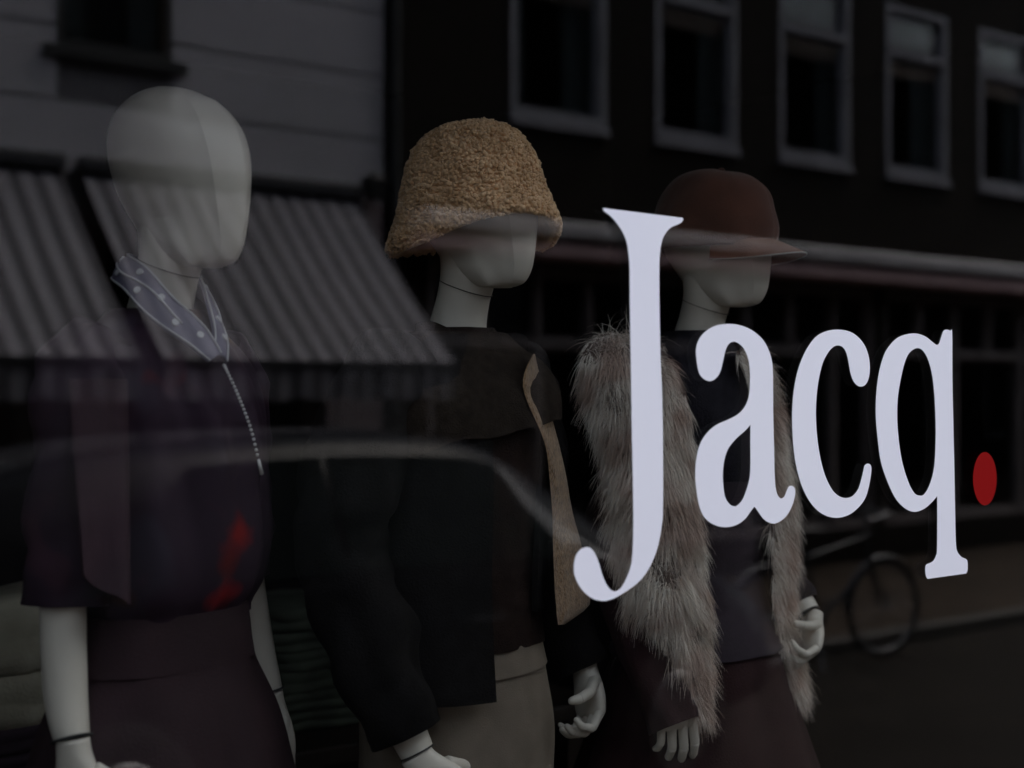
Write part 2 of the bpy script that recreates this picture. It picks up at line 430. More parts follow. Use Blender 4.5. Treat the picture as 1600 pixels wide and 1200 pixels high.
# pale house (left in the reflection)
PX0, PX1 = -7.0, 6.12
pale = thing('pale_house', 'pale rendered house with striped awnings below and dark upper windows, reflected on the left', 'house', (0, FAR_Y, 0))
p_wins = [(3.50, 4.33, 4.12, 5.9), (.4, 1.23, 4.12, 5.9), (-2.7, -1.87, 4.12, 5.9)]
shop_open = [(-6.2, -.4, .45, 2.95), (0.3, 3.2, .45, 2.95), (3.8, 5.55, .05, 2.95)]
mbw = wall_open(PX0, PX1, 0, 7.0, -.35, -.03, [(a, b, c, d) for a, b, c, d in p_wins] + shop_open)
mbw.build('wall', M['renderj'], pale)
# rendered courses half a metre high, each with a recessed joint under it
z = 3.26
courses = []
while z < 6.9:
    courses.append((z + .006, min(z + .485, 7.0))); z += .5
for (a, b) in courses:
    cuts = sorted([(w0 - .0, w1 + .0) for w0, w1, c, d in p_wins if c < b and d > a])
    x = PX0
    for w0, w1 in cuts + [(PX1, PX1)]:
        if w0 - x > .05: MB().box(x, w0, -.03, 0, a, b).build('rendered_course', M['render'], pale)
        x = w1
for w_ in p_wins:
    sash(pale, *w_, 0, transom=None, fm='wdark', fw=.05, sill='wdark')
    MB().box(w_[1] - .052, w_[1] - .004, -.118, -.002, w_[2] + .05, w_[3] - .05).build('reveal', M['wood_reveal'], pale)
for s in shop_open:
    f = sash(pale, *s, -.05, transom=2.3, fm='post', fw=.07, curtain=False, name='shop_window')
MB().box(5.58, 6.08, -.03, .05, 0, 3.25).build('pilaster', M['pil'], pale)
MB().box(-.37, .27, -.03, .05, 0, 3.25).build('pilaster', M['pil'], pale)
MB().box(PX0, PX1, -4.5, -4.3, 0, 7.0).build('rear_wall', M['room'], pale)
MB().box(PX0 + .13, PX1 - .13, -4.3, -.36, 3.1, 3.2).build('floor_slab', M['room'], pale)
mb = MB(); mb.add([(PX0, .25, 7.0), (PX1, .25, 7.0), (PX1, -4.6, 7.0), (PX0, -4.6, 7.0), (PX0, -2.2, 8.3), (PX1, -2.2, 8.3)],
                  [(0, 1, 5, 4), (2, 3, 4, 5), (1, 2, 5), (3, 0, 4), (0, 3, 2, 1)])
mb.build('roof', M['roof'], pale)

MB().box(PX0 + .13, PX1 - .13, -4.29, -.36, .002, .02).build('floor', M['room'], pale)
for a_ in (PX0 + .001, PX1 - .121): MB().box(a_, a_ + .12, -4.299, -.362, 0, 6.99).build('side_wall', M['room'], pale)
MB().box(3.203, 3.797, -.029, .012, 0, 3.1).build('pilaster', M['post'], pale)  # added dark timber panel, covers a wall strip that showed as a lit sliver

# drainpipe in the dark slot between the two houses
dp = thing('drainpipe', 'dark drainpipe running up between the pale house and the brick house', 'drainpipe', (6.2, FAR_Y + .02, 0))
MB().tube([(0, .03, 0), (0, .03, 6.95)], .045, 14).build('pipe', M['wdark'], dp, True, 40)
for zz in (1.2, 3.2, 5.2, 6.6):
    MB().box(-.065, .065, -.02, .09, zz, zz + .05).build('pipe_clamp', M['wdark'], dp)
lamp = thing('wall_lamp', 'small dark lantern fixed near the corner of the pale house', 'lamp', (6.02, FAR_Y, 3.02))
lamp.location = (5.95, FAR_Y, 3.32)
MB().box(-.03, .03, 0, .16, .1, .13).build('bracket', M['wdark'], lamp)
MB().loft([[(.05 * a, .13 + .05 * b, -.06) for a, b in ((-1, -1), (1, -1), (1, 1), (-1, 1))], [(.075 * a, .13 + .075 * b, .1) for a, b in ((-1, -1), (1, -1), (1, 1), (-1, 1))], [(.02 * a, .13 + .02 * b, .15) for a, b in ((-1, -1), (1, -1), (1, 1), (-1, 1))]]).build('lantern', M['wdark'], lamp)

# brick house (right in the reflection)
BX0, BX1 = 6.30, 26.0
brickh = thing('brick_house', 'dark brick house with a row of white framed windows above a long canopy', 'house', (0, FAR_Y, 0))
wins = []
x = 7.39
for k in range(11):
    wins.append((x, x + 1.09, 4.12, 5.93)); x += 1.69
wins2 = []
shops = []
bays = [(6.55, 8.9), (9.05, 12.3), (12.45, 15.7), (15.85, 19.1), (19.25, 22.5), (22.65, 25.7)]
for a, b in bays: shops.append((a, b, .35, 2.86))
wall_open(BX0, BX1, 0, 7.1, -.35, 0, wins + wins2 + shops).build('wall', M['brick'], brickh)
for w_ in wins: sash(brickh, *w_, 0, transom=w_[2] + 1.27, sill='wframe')
for w_ in wins2: sash(brickh, *w_, 0, transom=w_[2] + 1.05, sill='wframe')
for (a, b) in bays:
    f = sash(brickh, a, b, .35, 2.86, -.04, transom=2.15, fm='post', fw=.075, curtain=False, name='shop_window')
    n = max(2, round((b - a) / .62))
    for k in range(1, n):
        xx = a + (b - a) * k / n
        MB().box(xx - .03, xx + .03, -.15, -.02, 2.226, 2.784).build('mullion', M['post'], f)
        if k % 2 == 0: MB().box(xx - .035, xx + .035, -.15, -.02, .426, 2.149).build('mullion', M['post'], f)
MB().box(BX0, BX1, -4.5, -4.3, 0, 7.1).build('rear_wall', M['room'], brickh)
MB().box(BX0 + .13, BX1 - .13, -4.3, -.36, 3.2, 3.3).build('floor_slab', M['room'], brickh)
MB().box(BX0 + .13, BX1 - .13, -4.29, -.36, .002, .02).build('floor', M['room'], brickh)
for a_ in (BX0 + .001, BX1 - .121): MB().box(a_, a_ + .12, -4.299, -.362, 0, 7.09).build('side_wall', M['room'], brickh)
mb = MB(); mb.add([(BX0, .25, 7.1), (BX1, .25, 7.1), (BX1, -4.6, 7.1), (BX0, -4.6, 7.1), (BX0, -2.2, 8.5), (BX1, -2.2, 8.5)],
                  [(0, 1, 5, 4), (2, 3, 4, 5), (1, 2, 5), (3, 0, 4), (0, 3, 2, 1)])
mb.build('roof', M['roof'], brickh)
can = MB()
can.loft([[(xx, .01, 3.24), (xx, .30, 3.215), (xx, .335, 3.19), (xx, .335, 3.09), (xx, .30, 3.07), (xx, .01, 3.07)] for xx in (BX0 + .02, BX1)])
can.build('canopy', M['canopy'], brickh)
can = MB()
can.loft([[(xx, .01, 3.04), (xx, .25, 3.04), (xx, .285, 3.02), (xx, .285, 2.92), (xx, .25, 2.89), (xx, .01, 2.89)] for xx in (BX0 + .02, BX1)])
can.build('canopy_fascia', M['canopy_p'], brickh)
# neighbours beyond the picture, so the street goes on
for (a, b, h, mname, lab) in ((-24, -7.1, 7.0, 'brick', 'dark brick terrace far to the left across the street'), (26.1, 48, 7.0, 'render', 'pale rendered terrace far to the right across the street')):
    t = thing('terrace_house', lab, 'house', (0, FAR_Y, 0))
    op = [(x, x + 1.1, zz, zz + 1.7) for x in np.arange(a + .8, b - 1.5, 1.9) for zz in (.8, 4.1)]
    op = [tuple(float(q) for q in o) for o in op]
    wall_open(a, b, 0, h, -.35, 0, op).build('wall', M[mname], t)
    for o in op:
        if (o[1] > -14 and o[0] < 36): sash(t, *o, 0, curtain=False)
    MB().box(a, b, -4.5, -4.3, 0, h).build('rear_wall', M['room'], t)
    mb = MB(); mb.add([(a, .2, h), (b, .2, h), (b, -4.6, h), (a, -4.6, h), (a, -2.2, h + 1.4), (b, -2.2, h + 1.4)], [(0, 1, 5, 4), (2, 3, 4, 5), (1, 2, 5), (3, 0, 4), (0, 3, 2, 1)])
    mb.build('roof', M['roof'], t)

for (a, b, lab) in ((14.05, 60, 'dark brick terrace next to the shop, to its right'), (-40, -9.05, 'dark brick terrace next to the shop, to its left')):
    t = thing('terrace_house', lab, 'house', (0, GLASS_Y - .06, 0), pi)
    a, b = -b, -a
    op = [(float(q), float(q) + 1.1, zz, zz + 1.8) for q in np.arange(a + .8, b - 1.5, 2.1) for zz in (.8, 4.1)]
    wall_open(a, b, 0, 8, -.35, 0, op).build('wall', M['brick'], t)
    for o in op: sash(t, *o, 0, curtain=False)
    MB().box(a, b, -4.5, -4.3, 0, 8).build('rear_wall', M['room'], t)
    mb = MB(); mb.add([(a, .2, 8), (b, .2, 8), (b, -4.6, 8), (a, -4.6, 8), (a, -2.2, 9.6), (b, -2.2, 9.6)], [(0, 1, 5, 4), (2, 3, 4, 5), (1, 2, 5), (3, 0, 4), (0, 3, 2, 1)])
    mb.build('roof', M['roof'], t)
# awnings
def nz3_(x, y): return noise.noise(Vector((x, y, 3.3)))
def awning(x0, x1, label):
    t = thing('awning', label, 'awning', (x0, FAR_Y, 0), 0, 'striped awnings on the pale house')
    L = x1 - x0; zt, zb, pr = 3.27, 1.97, 1.40
    n = int(L / .032); th = .004
    top, bot = [], []
    for k in range(n + 1):
        u = k / n * L
        rings = []
    nv = 10
    vs = []; fs = []
    for s in range(2):
        for j in range(nv + 1):
            v = j / nv
            for k in range(n + 1):
                sag = -.035 * sin(pi * v) - .02 * sin(pi * v) * sin(pi * k / n * 2) ** 2 + .006 * nz3_(k / n * L * 1.5, v * 2)
                vs.append((k / n * L, .06 + (pr - .06) * v, zt + (zb - zt) * v + sag - s * th))
    W = n + 1; N = W * (nv + 1)
    for j in range(nv):
        for k in range(n):
            a = j * W + k
            fs.append((a, a + W, a + W + 1, a + 1)); fs.append((N + a, N + a + 1, N + a + W + 1, N + a + W))
    mesh('canvas', vs, fs, M['awning'], t, True)
    # valance with a scalloped hem
    vs = []; fs = []
    for s in range(2):
        for k in range(n + 1):
            u = k / n * L
            yy = pr + .008 + .006 * sin(u * 2 * pi / .316) - s * .004
            dz = .24 + .025 * abs(sin(u * pi / .316))
            vs.append((u, yy, zb - .045)); vs.append((u, yy, zb - dz))
    K = 2 * (n + 1)
    for k in range(n):
        a = 2 * k; fs.append((a, a + 2, a + 3, a + 1)); fs.append((K + a, K + a + 1, K + a + 3, K + a + 2))
    mesh('valance', vs, fs, M['awning'], t, True)
    mb = MB(); mb.box(0, L, pr - .03, pr + .02, zb - .045, zb - .005); mb.build('front_bar', M['awnbar'], t)
    mb = MB(); mb.box(-.02, L + .02, .004, .14, zt - .01, zt + .1); bevel(mb.build('cassette', M['awnbar'], t), .02)
    for xx in (.12, L / 2, L - .12):
        mb = MB(); mb.tube([(xx, .12, zt - .16), (xx + .0, .72, zt - .88)], .016, 8); mb.tube([(xx, .72, zt - .88), (xx, pr - .02, zb - .03)], .014, 8)
        mb.build('folding_arm', M['awnbar'], t, True, 40)
awning(3.64, 5.83, 'striped grey awning nearest the brick house, right of the dark gap')
awning(0.35, 3.50, 'striped grey awning left of the dark gap, cut by the photo edge')
awning(-6.3, -.45, 'striped grey awning far along the pale house, outside the reflection')

# ------------------------------------------------------------------ parked car (reflected)
def build_car(loc):
    t = thing('parked_car', 'black parked car with pale sky sheen along its curved roof', 'car', loc)
    # stations from tail (x=-2.15) to nose (x=2.15): z_low, z_belt, z_top, half width low, belt, top
    S = [(-2.12, .42, .70, .78, .70, .72, .62), (-2.02, .30, .85, 1.00, .78, .78, .62), (-1.75, .26, .92, 1.28, .84, .82, .58), (-1.35, .24, .93, 1.40, .86, .84, .57),
         (-.7, .22, .93, 1.455, .87, .86, .58), (0, .22, .93, 1.46, .87, .86, .59), (.45, .22, .93, 1.41, .87, .86, .59), (.85, .23, .94, 1.22, .87, .85, .60),
         (1.15, .24, .93, 1.04, .86, .84, .64), (1.4, .24, .88, .935, .86, .83, .66), (1.75, .26, .80, .87, .84, .80, .62), (2.02, .30, .68, .77, .78, .74, .55), (2.14, .40, .58, .62, .66, .62, .48)]
    def ring(r):
        x, zl, zb, zt, wl, wb, wt = r
        half = [(0, zl), (wl * .8, zl), (wl, zl + .08), (wl * 1.01, (zl + zb) / 2), (wb, zb), (wb * .99, zb + .07 * (zt - zb)), (wt + (wb - wt) * .45, zb + .52 * (zt - zb)), (wt, zb + .9 * (zt - zb)), (wt * .8, zb + .99 * (zt - zb)), (wt * .4, zt), (0, zt + .006)]
        return half
    rows = []
    tab = [r for r in S]
    xs = np.linspace(-2.12, 2.14, 60)
    rings = []
    for x in xs:
        v = interp(tab, float(x)); h = ring((float(x), *v))
        full = [(float(x), -a, b) for a, b in h] + [(float(x), a, b) for a, b in h[-2:0:-1]]
        rings.append(full)
    mb = MB(); mb.loft(rings)
    o = mb.build('body', M['carpaint'], t, True, 50)
    # side glass: panels a little proud of the cabin
    def side_pt(x, u, s):
        v = interp(tab, x); h = ring((x, *v))
        a = h[5]; b = h[6]; c = h[7]
        if u < .5: p = (a[0] + (b[0] - a[0]) * u * 2, a[1] + (b[1] - a[1]) * u * 2)
        else: p = (b[0] + (c[0] - b[0]) * (u - .5) * 2, b[1] + (c[1] - b[1]) * (u - .5) * 2)
        return (x, s * (p[0] + .006), p[1])
    for s in (-1, 1):
        for (a, b, ta, tb) in ((-1.45, -.40, -.95, -.40), (-.37, .55, -.37, .38), (.57, .98, .40, .52)):
            vs = []; fs = []
            nx, nu = 10, 5
            for i in range(nx + 1):
                for j in range(nu + 1):
                    u = .08 + .84 * j / nu
                    xa = a + (ta - a) * j / nu; xb = b + (tb - b) * j / nu
                    vs.append(side_pt(xa + (xb - xa) * i / nx, u, s))
            for i in range(nx):
                for j in range(nu):
                    q = i * (nu + 1) + j; fs.append((q, q + nu + 1, q + nu + 2, q + 1) if s < 0 else (q, q + 1, q + nu + 2, q + nu + 1))
            mesh('side_window', vs, fs, M['carglass'], t, True)
        for wx in (-1.32, 1.32):
            wh = MB().tube([(wx, s * .70, .315), (wx, s * .72, .315), (wx, s * .87, .315), (wx, s * .885, .315)], [.27, .315, .315, .28], 32).build('wheel', M['rubber'], t, True, 40)
            MB().tube([(wx, s * .872, .315), (wx, s * .893, .315)], [.21, .19], 28).build('wheel_rim', M['rim'], wh, True, 40)
        m_ = MB(); m_.tube([(.62, s * .84, .97), (.60, s * .96, 1.0), (.58, s * 1.04, 1.01), (.58, s * 1.06, 1.01)], [(.03, .03), (.06, .055), (.07, .06), (.03, .03)], 14).build('door_mirror', M['carpaint'], t, True)
        m_ = MB(); m_.tube([(1.78, s * .72, .68), (1.9, s * .74, .665), (2.02, s * .66, .65), (2.09, s * .55, .64)], [(.02, .03), (.05, .06), (.05, .06), (.02, .04)], 14).build('headlight', M['lamp'], t, True)
        m_ = MB(); m_.box(.15, .33, s * .868 - .012, s * .868 + .012, .80, .825); m_.build('door_handle', M['chrome'], t)
        m_ = MB(); m_.box(-.85, -.67, s * .868 - .012, s * .868 + .012, .80, .825); m_.build('door_handle', M['chrome'], t)
    # windscreen and rear window
    for (xa, xb) in ((.52, 1.22), (-1.98, -1.5)):
        vs = []; fs = []
        for i in range(9):
            x = xa + (xb - xa) * i / 8; v = interp(tab, x); h = ring((x, *v))
            for j in range(9):
                q = -1 + 2 * j / 8; k = abs(q)
                y_ = k * h[7][0] * .97
                zz = h[10][1] + (h[7][1] - h[10][1]) * k ** 3 + .008
                vs.append((x + .006, math.copysign(y_, q), zz))
        for i in range(8):
            for j in range(8):
                a = i * 9 + j; fs.append((a, a + 9, a + 10, a + 1))
        mesh('windscreen' if xa > 0 else 'rear_window', vs, fs, M['carglass'], t, True)
    MB().box(2.09, 2.16, -.42, .42, .36, .50).build('grille', M['seam'], t)
    return t
build_car((3.25, 2 * GLASS_Y - 5.5, -.1)).scale = (1, 1, 1.16)

# ------------------------------------------------------------------ bicycle (reflected)
def bicycle(loc, rz, label, group=None):
    t = thing('bicycle', label, 'bicycle', loc, rz, group)
    R = .33
    for wx in (-.52, .52):
        mb = MB(); mb.tube([(wx + R * cos(a), 0, R + .02 + R * sin(a)) for a in np.linspace(0, 2 * pi, 41)], .017, 8, False)
        wh = mb.build('wheel', M['rubber'], t, True)
        mb = MB(); mb.tube([(wx + (R - .025) * cos(a), 0, R + .02 + (R - .025) * sin(a)) for a in np.linspace(0, 2 * pi, 41)], .011, 6, False)
        mb.build('wheel_rim', M['rim'], wh, True)
        mb = MB()
        for k in range(18):
            a = 2 * pi * k / 18
            mb.tube([(wx, .02 * (-1) ** k, R + .02), (wx + (R - .03) * cos(a), 0, R + .02 + (R - .03) * sin(a))], .0014, 4)
        mb.build('spokes', M['rim'], wh)
        mb = MB(); mb.tube([(wx + (R + .035) * cos(a), 0, R + .02 + (R + .035) * sin(a)) for a in np.linspace(.2 * pi, 1.0 * pi, 20)], (.02, .006), 6)
        mb.build('mudguard', M['rim'], t, True)
    mb = MB(); bb = (-.08, 0, .3); st = (-.2, 0, .82); hd = (.36, 0, .86); hl = (.39, 0, .66)
    for a, b, r in ((bb, st, .016), (bb, hl, .019), ((-.18, 0, .74), hd, .016), ((-.52, .05, R + .02), bb, .01), ((-.52, -.05, R + .02), bb, .01), ((-.52, .05, R + .02), (-.18, .02, .74), .008), ((-.52, -.05, R + .02), (-.18, -.02, .74), .008), (hd, hl, .02), (hl, (.52, .05, R + .02), .011), (hl, (.52, -.05, R + .02), .011)):
        mb.tube([a, b], r, 10)
    mb.build('frame', M['bikemetal'], t, True, 40)
    mb = MB(); mb.tube(spline([(.12, .28, 1.0), (.3, .26, 1.04), (.36, .1, 1.05), (.36, -.1, 1.05), (.3, -.26, 1.04), (.12, -.28, 1.0)], 5), .012, 8); mb.tube([(.36, 0, 1.05), hd], .013, 8)
    mb.build('handlebar', M['rim'], t, True, 40)
    mb = MB(); mb.tube([(-.36, 0, .92), (-.3, 0, .925), (-.2, 0, .92), (-.05, 0, .915)], [(.04, .02), (.085, .03), (.06, .03), (.02, .02)], 14); mb.tube([st, (-.22, 0, .9)], .013, 8)
    mb.build('saddle', M['saddle'], t, True)
    mb = MB(); mb.tube([(-.15, .05, .3), (-.2, .18, .0)], .008, 6); mb.build('kickstand', M['rim'], t)
    mb = MB(); mb.tube([(-.08, -.06, .3), (-.08, -.07, .14), (-.08, -.14, .14)], .01, 6); mb.tube([(-.08, .06, .3), (-.08, .07, .46), (-.08, .14, .46)], .01, 6)
    mb.build('crank', M['rim'], t)
    return t
b1 = bicycle((7.7, 2 * GLASS_Y - 6.35, -.10), radians(8), 'bicycle with pale rims on its kickstand, beyond the bonnet of the black car')

# ------------------------------------------------------------------ the shop
WX0, WX1, WZ0, WZ1 = -.55, 3.35, .42, 2.60
shop = thing('shop_building', 'shop front building whose display window fills the photo', 'building', (0, 0, 0))
wall_open(-9, 14, 0, 8.5, GLASS_Y - .06, GLASS_Y + .25, [(WX0, WX1, WZ0, WZ1), (3.9, 4.9, 0.02, WZ1), (5.5, 9.5, WZ0, WZ1), (-8.2, -1.6, WZ0, WZ1)]).build('wall', M['shopwall'], shop)
rm = MB()
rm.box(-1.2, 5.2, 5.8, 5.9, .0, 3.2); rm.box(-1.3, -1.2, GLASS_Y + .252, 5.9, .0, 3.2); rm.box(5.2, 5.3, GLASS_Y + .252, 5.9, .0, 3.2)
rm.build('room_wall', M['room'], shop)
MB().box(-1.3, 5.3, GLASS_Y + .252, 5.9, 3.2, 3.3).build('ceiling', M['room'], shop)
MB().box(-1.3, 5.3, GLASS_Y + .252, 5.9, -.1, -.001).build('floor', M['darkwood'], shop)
for (a, b, nm, z0) in ((3.9, 4.9, 'door_panel', .02), (5.5, 9.5, 'dark_window', WZ0), (-8.2, -1.6, 'dark_window', WZ0)):
    MB().box(a, b, GLASS_Y + .06, GLASS_Y + .10, z0, WZ1).build(nm, M['carglass'], shop)
mb = MB(); mb.add([(-9, 1.2, 8.5), (14, 1.2, 8.5), (14, 6, 8.5), (-9, 6, 8.5), (-9, 3.6, 10.6), (14, 3.6, 10.6)], [(0, 4, 5, 1), (2, 5, 4, 3), (1, 5, 2), (3, 4, 0), (0, 1, 2, 3)])
mb.build('roof', M['roof'], shop)

win = thing('shop_window', 'large shop window pane carrying the white lettering Jacq. with a red full stop', 'shop window', (0, 0, 0))
fr = MB(); fw = .07; gy = GLASS_Y
fr.box(WX0 + .002, WX0 + fw, gy - .03, gy + .05, WZ0 + .002, WZ1 - .002); fr.box(WX1 - fw, WX1 - .002, gy - .03, gy + .05, WZ0 + .002, WZ1 - .002)
fr.box(WX0 + fw, WX1 - fw, gy - .03, gy + .05, WZ0 + .002, WZ0 + fw); fr.box(WX0 + fw, WX1 - fw, gy - .03, gy + .05, WZ1 - fw, WZ1 - .002)
fr.build('frame', M['frame'], win)
MB().box(WX0 + fw - .01, WX1 - fw + .01, gy, gy + .008, WZ0 + fw - .01, WZ1 - fw + .01).build('glass_pane', M['glass'], win)
MB().box(WX0 - .05, WX1 + .05, gy - .16, gy - .062, WZ0 - .06, WZ0 - .002).build('sill', M['kerb'], win)

# lettering: outlines in photograph pixels laid on the plane of the glass, in metres
L_J = [(942, 325, 1), (1066.6, 340.4, 1), (1067, 344), (1062, 349.4), (1047.6, 356), (1038, 367.7), (1033, 382), (1030.5, 404.5), (1030, 433), (1030.5, 490), (1032, 560), (1034.2, 610), (1035.7, 693), (1035.7, 793), (1034, 820), (1028, 853), (1016.7, 883), (1000, 907), (976.7, 925), (956.7, 936), (940, 939), (921.7, 933), (906.7, 918), (898, 900), (896.7, 883), (900, 868), (908, 858), (919, 855), (928, 862), (935, 878), (941.7, 900), (950, 917), (960, 924), (970, 919), (978, 905), (985, 887), (988, 867), (989.5, 827), (989, 760), (987, 660), (985.5, 560), (984.7, 514), (984, 466), (983.5, 419), (981.6, 395), (978.8, 378), (972.8, 363), (964.5, 350), (953.8, 338), (944, 330)]
L_a = [(1087.6, 555), (1088.5, 540), (1094.5, 526.5), (1105, 516), (1120, 508.5), (1139.5, 506), (1159, 509), (1177, 517.5), (1192, 531), (1201, 547.5), (1206.4, 567), (1207.6, 594), (1208, 645), (1209.4, 705), (1210.6, 750), (1213, 768), (1216.6, 776.3), (1221, 778.7), (1225.6, 775.4), (1228.6, 768), (1232, 761), (1236.4, 759), (1241, 762), (1242.4, 769.4), (1240, 783), (1234, 798), (1225, 810), (1213, 817.4), (1204, 817.4), (1193.5, 811.4), (1184.5, 799.4), (1180, 792.8), (1177.6, 792.8), (1172.5, 799.4), (1163.5, 811.4), (1150, 820.4), (1133.5, 823.7), (1117, 820.4), (1102, 810), (1093, 792), (1088.5, 768), (1086.4, 744), (1087.6, 720), (1093, 696), (1103.5, 678), (1118.5, 664.5), (1138, 655.5), (1153, 647.4), (1163.5, 636), (1169.5, 621), (1171.6, 603), (1171.6, 579), (1168.6, 559.5), (1162, 544.5), (1153, 536), (1145.5, 534), (1138.6, 537.6), (1133.5, 547.5), (1129.6, 564), (1125.4, 580.5), (1118.5, 591), (1109.5, 595.5), (1099, 591.6), (1091.5, 580.5)]
L_ah = [(1172.5, 663.6, 1), (1172.3, 690), (1172.5, 720), (1171.6, 744), (1167.4, 762), (1160.5, 780), (1153, 789), (1147, 791), (1139.5, 787.4), (1133, 777), (1130, 759), (1129.3, 738), (1132, 717), (1138, 700.5), (1150, 685.5), (1163.5, 673.5)]
L_c = [(1309, 515), (1327, 518), (1340.4, 526.5), (1351, 540), (1357, 556.5), (1359, 573), (1357.8, 588), (1354, 598.5), (1348, 603.6), (1340.4, 603), (1333.5, 595.5), (1329, 583.5), (1326.4, 570), (1323.4, 555), (1318.6, 544.5), (1311.4, 540), (1303, 541.5), (1294, 550.5), (1285, 568.5), (1278.4, 597), (1275, 630), (1275, 660), (1277.5, 690), (1282.6, 720), (1289.5, 744), (1300, 765), (1310.5, 775), (1321, 778), (1331.5, 775.4), (1340.4, 765), (1345.5, 750), (1349, 735), (1351, 727.5), (1355.4, 724.5), (1360, 726.5), (1361.4, 735), (1358.4, 756), (1352.4, 777), (1342, 792), (1327, 804), (1309, 809), (1291, 806), (1274.5, 795), (1261, 777), (1250.5, 753), (1243, 723), (1239, 690), (1237.6, 654), (1239, 621), (1243.6, 591), (1250.5, 567), (1261, 544.5), (1274.5, 526.5), (1291, 517.5)]
L_q = [(1473.7, 518), (1478, 515), (1485, 516.7), (1487.6, 521), (1488, 592.5), (1489.5, 667.5), (1491.2, 742.5), (1492.5, 817.5), (1493.6, 851), (1496, 862.5), (1502, 870), (1509.4, 873.7), (1511.6, 879), (1511.6, 890.6), (1509.4, 896, 1), (1449.4, 904.5, 1), (1446.7, 900), (1445.6, 890.6), (1446.7, 883), (1451, 880.5), (1458, 876.7), (1462.5, 868), (1464, 858.7), (1464.4, 817.5), (1464.4, 775, 1), (1455, 785.6), (1443.7, 795), (1428.7, 799.8), (1413.7, 794), (1398.7, 778), (1385.6, 750), (1376, 720), (1371.4, 686), (1368.4, 648.7), (1369.5, 611), (1374.4, 577.5), (1383.7, 549.4), (1398.7, 530.6), (1413.7, 523), (1430.6, 521), (1445.6, 525.7), (1456.9, 534.4), (1463, 538.6), (1467, 537), (1470, 528.7)]
L_qh = [(1432.5, 544), (1441.9, 548), (1449.4, 560.6), (1455, 579.4), (1458.7, 603.7), (1461, 637.5), (1462, 675), (1461, 712.5), (1458, 738.7), (1451, 761), (1443.7, 772.5), (1437.4, 774.3), (1428.7, 770.6), (1419.4, 753.7), (1410, 723.7), (1404.4, 690), (1401.7, 652.5), (1403, 618.7), (1408, 588.7), (1413.7, 566), (1421, 551)]
L_dot = [(1538.7 + 18.3 * cos(a), 748 + 41.5 * sin(a)) for a in np.linspace(0, 2 * pi, 25)[:-1]]

def smooth_outline(pts, per=5):
    n = len(pts); out = []
    for i in range(n):
        p1 = Vector(pts[i][:2]); p2 = Vector(pts[(i + 1) % n][:2])
        p0 = Vector(pts[i - 1][:2]); p3 = Vector(pts[(i + 2) % n][:2])
        if len(pts[i]) > 2: p0 = p1 - (p2 - p1)
        if len(pts[(i + 1) % n]) > 2: p3 = p2 + (p2 - p1)
        for k in range(per):
            t = k / per
            out.append(.5 * ((2 * p1) + (p2 - p0) * t + (2 * p0 - 5 * p1 + 4 * p2 - p3) * t * t + (3 * p1 - p0 - 3 * p2 + p3) * t ** 3))
    return out

def letter(name, outlines, m, label):
    cu = bpy.data.curves.new('tmp', 'CURVE'); cu.dimensions = '2D'; cu.fill_mode = 'BOTH'; cu.extrude = .0002
    for pts in outlines:
        w2 = [on_plane(p[0], p[1], GLASS_Y - .0012) for p in smooth_outline(pts)]
        s = cu.splines.new('POLY'); s.points.add(len(w2) - 1)
        for i, p in enumerate(w2): s.points[i].co = (p[0], p[2], 0, 1)
        s.use_cyclic_u = True
    tmp = bpy.data.objects.new('tmp', cu)
    me = bpy.data.meshes.new_from_object(tmp)
    for v in me.vertices:
        v.co = (v.co.x, GLASS_Y - .0012 - v.co.z, v.co.y)
    me.materials.clear(); me.materials.append(m); me.name = name
    bpy.data.objects.remove(tmp); bpy.data.curves.remove(cu)
    o = bpy.data.objects.new(name, me); link(o, win); o['label'] = label
    return o
letter('letter', [L_J], M['vinyl'], 'tall white serif capital J')
letter('letter', [L_a, L_ah], M['vinyl'], 'white serif letter a')
letter('letter', [L_c], M['vinyl'], 'white serif letter c')
letter('letter', [L_q, L_qh], M['vinyl'], 'white serif letter q with flat foot')
letter('full_stop', [L_dot], M['vinyl_red'], 'round red full stop')

# display plinth the mannequins stand on
PLAT = .385
pl = MB().box(-.45, 3.3, GLASS_Y + .06, 2.55, 0, PLAT - .02).build('display_plinth', M['plinth'])
tag(pl, 'low dark plinth behind the glass under the three mannequins', 'plinth')
PLAT_TOP = PLAT - .02

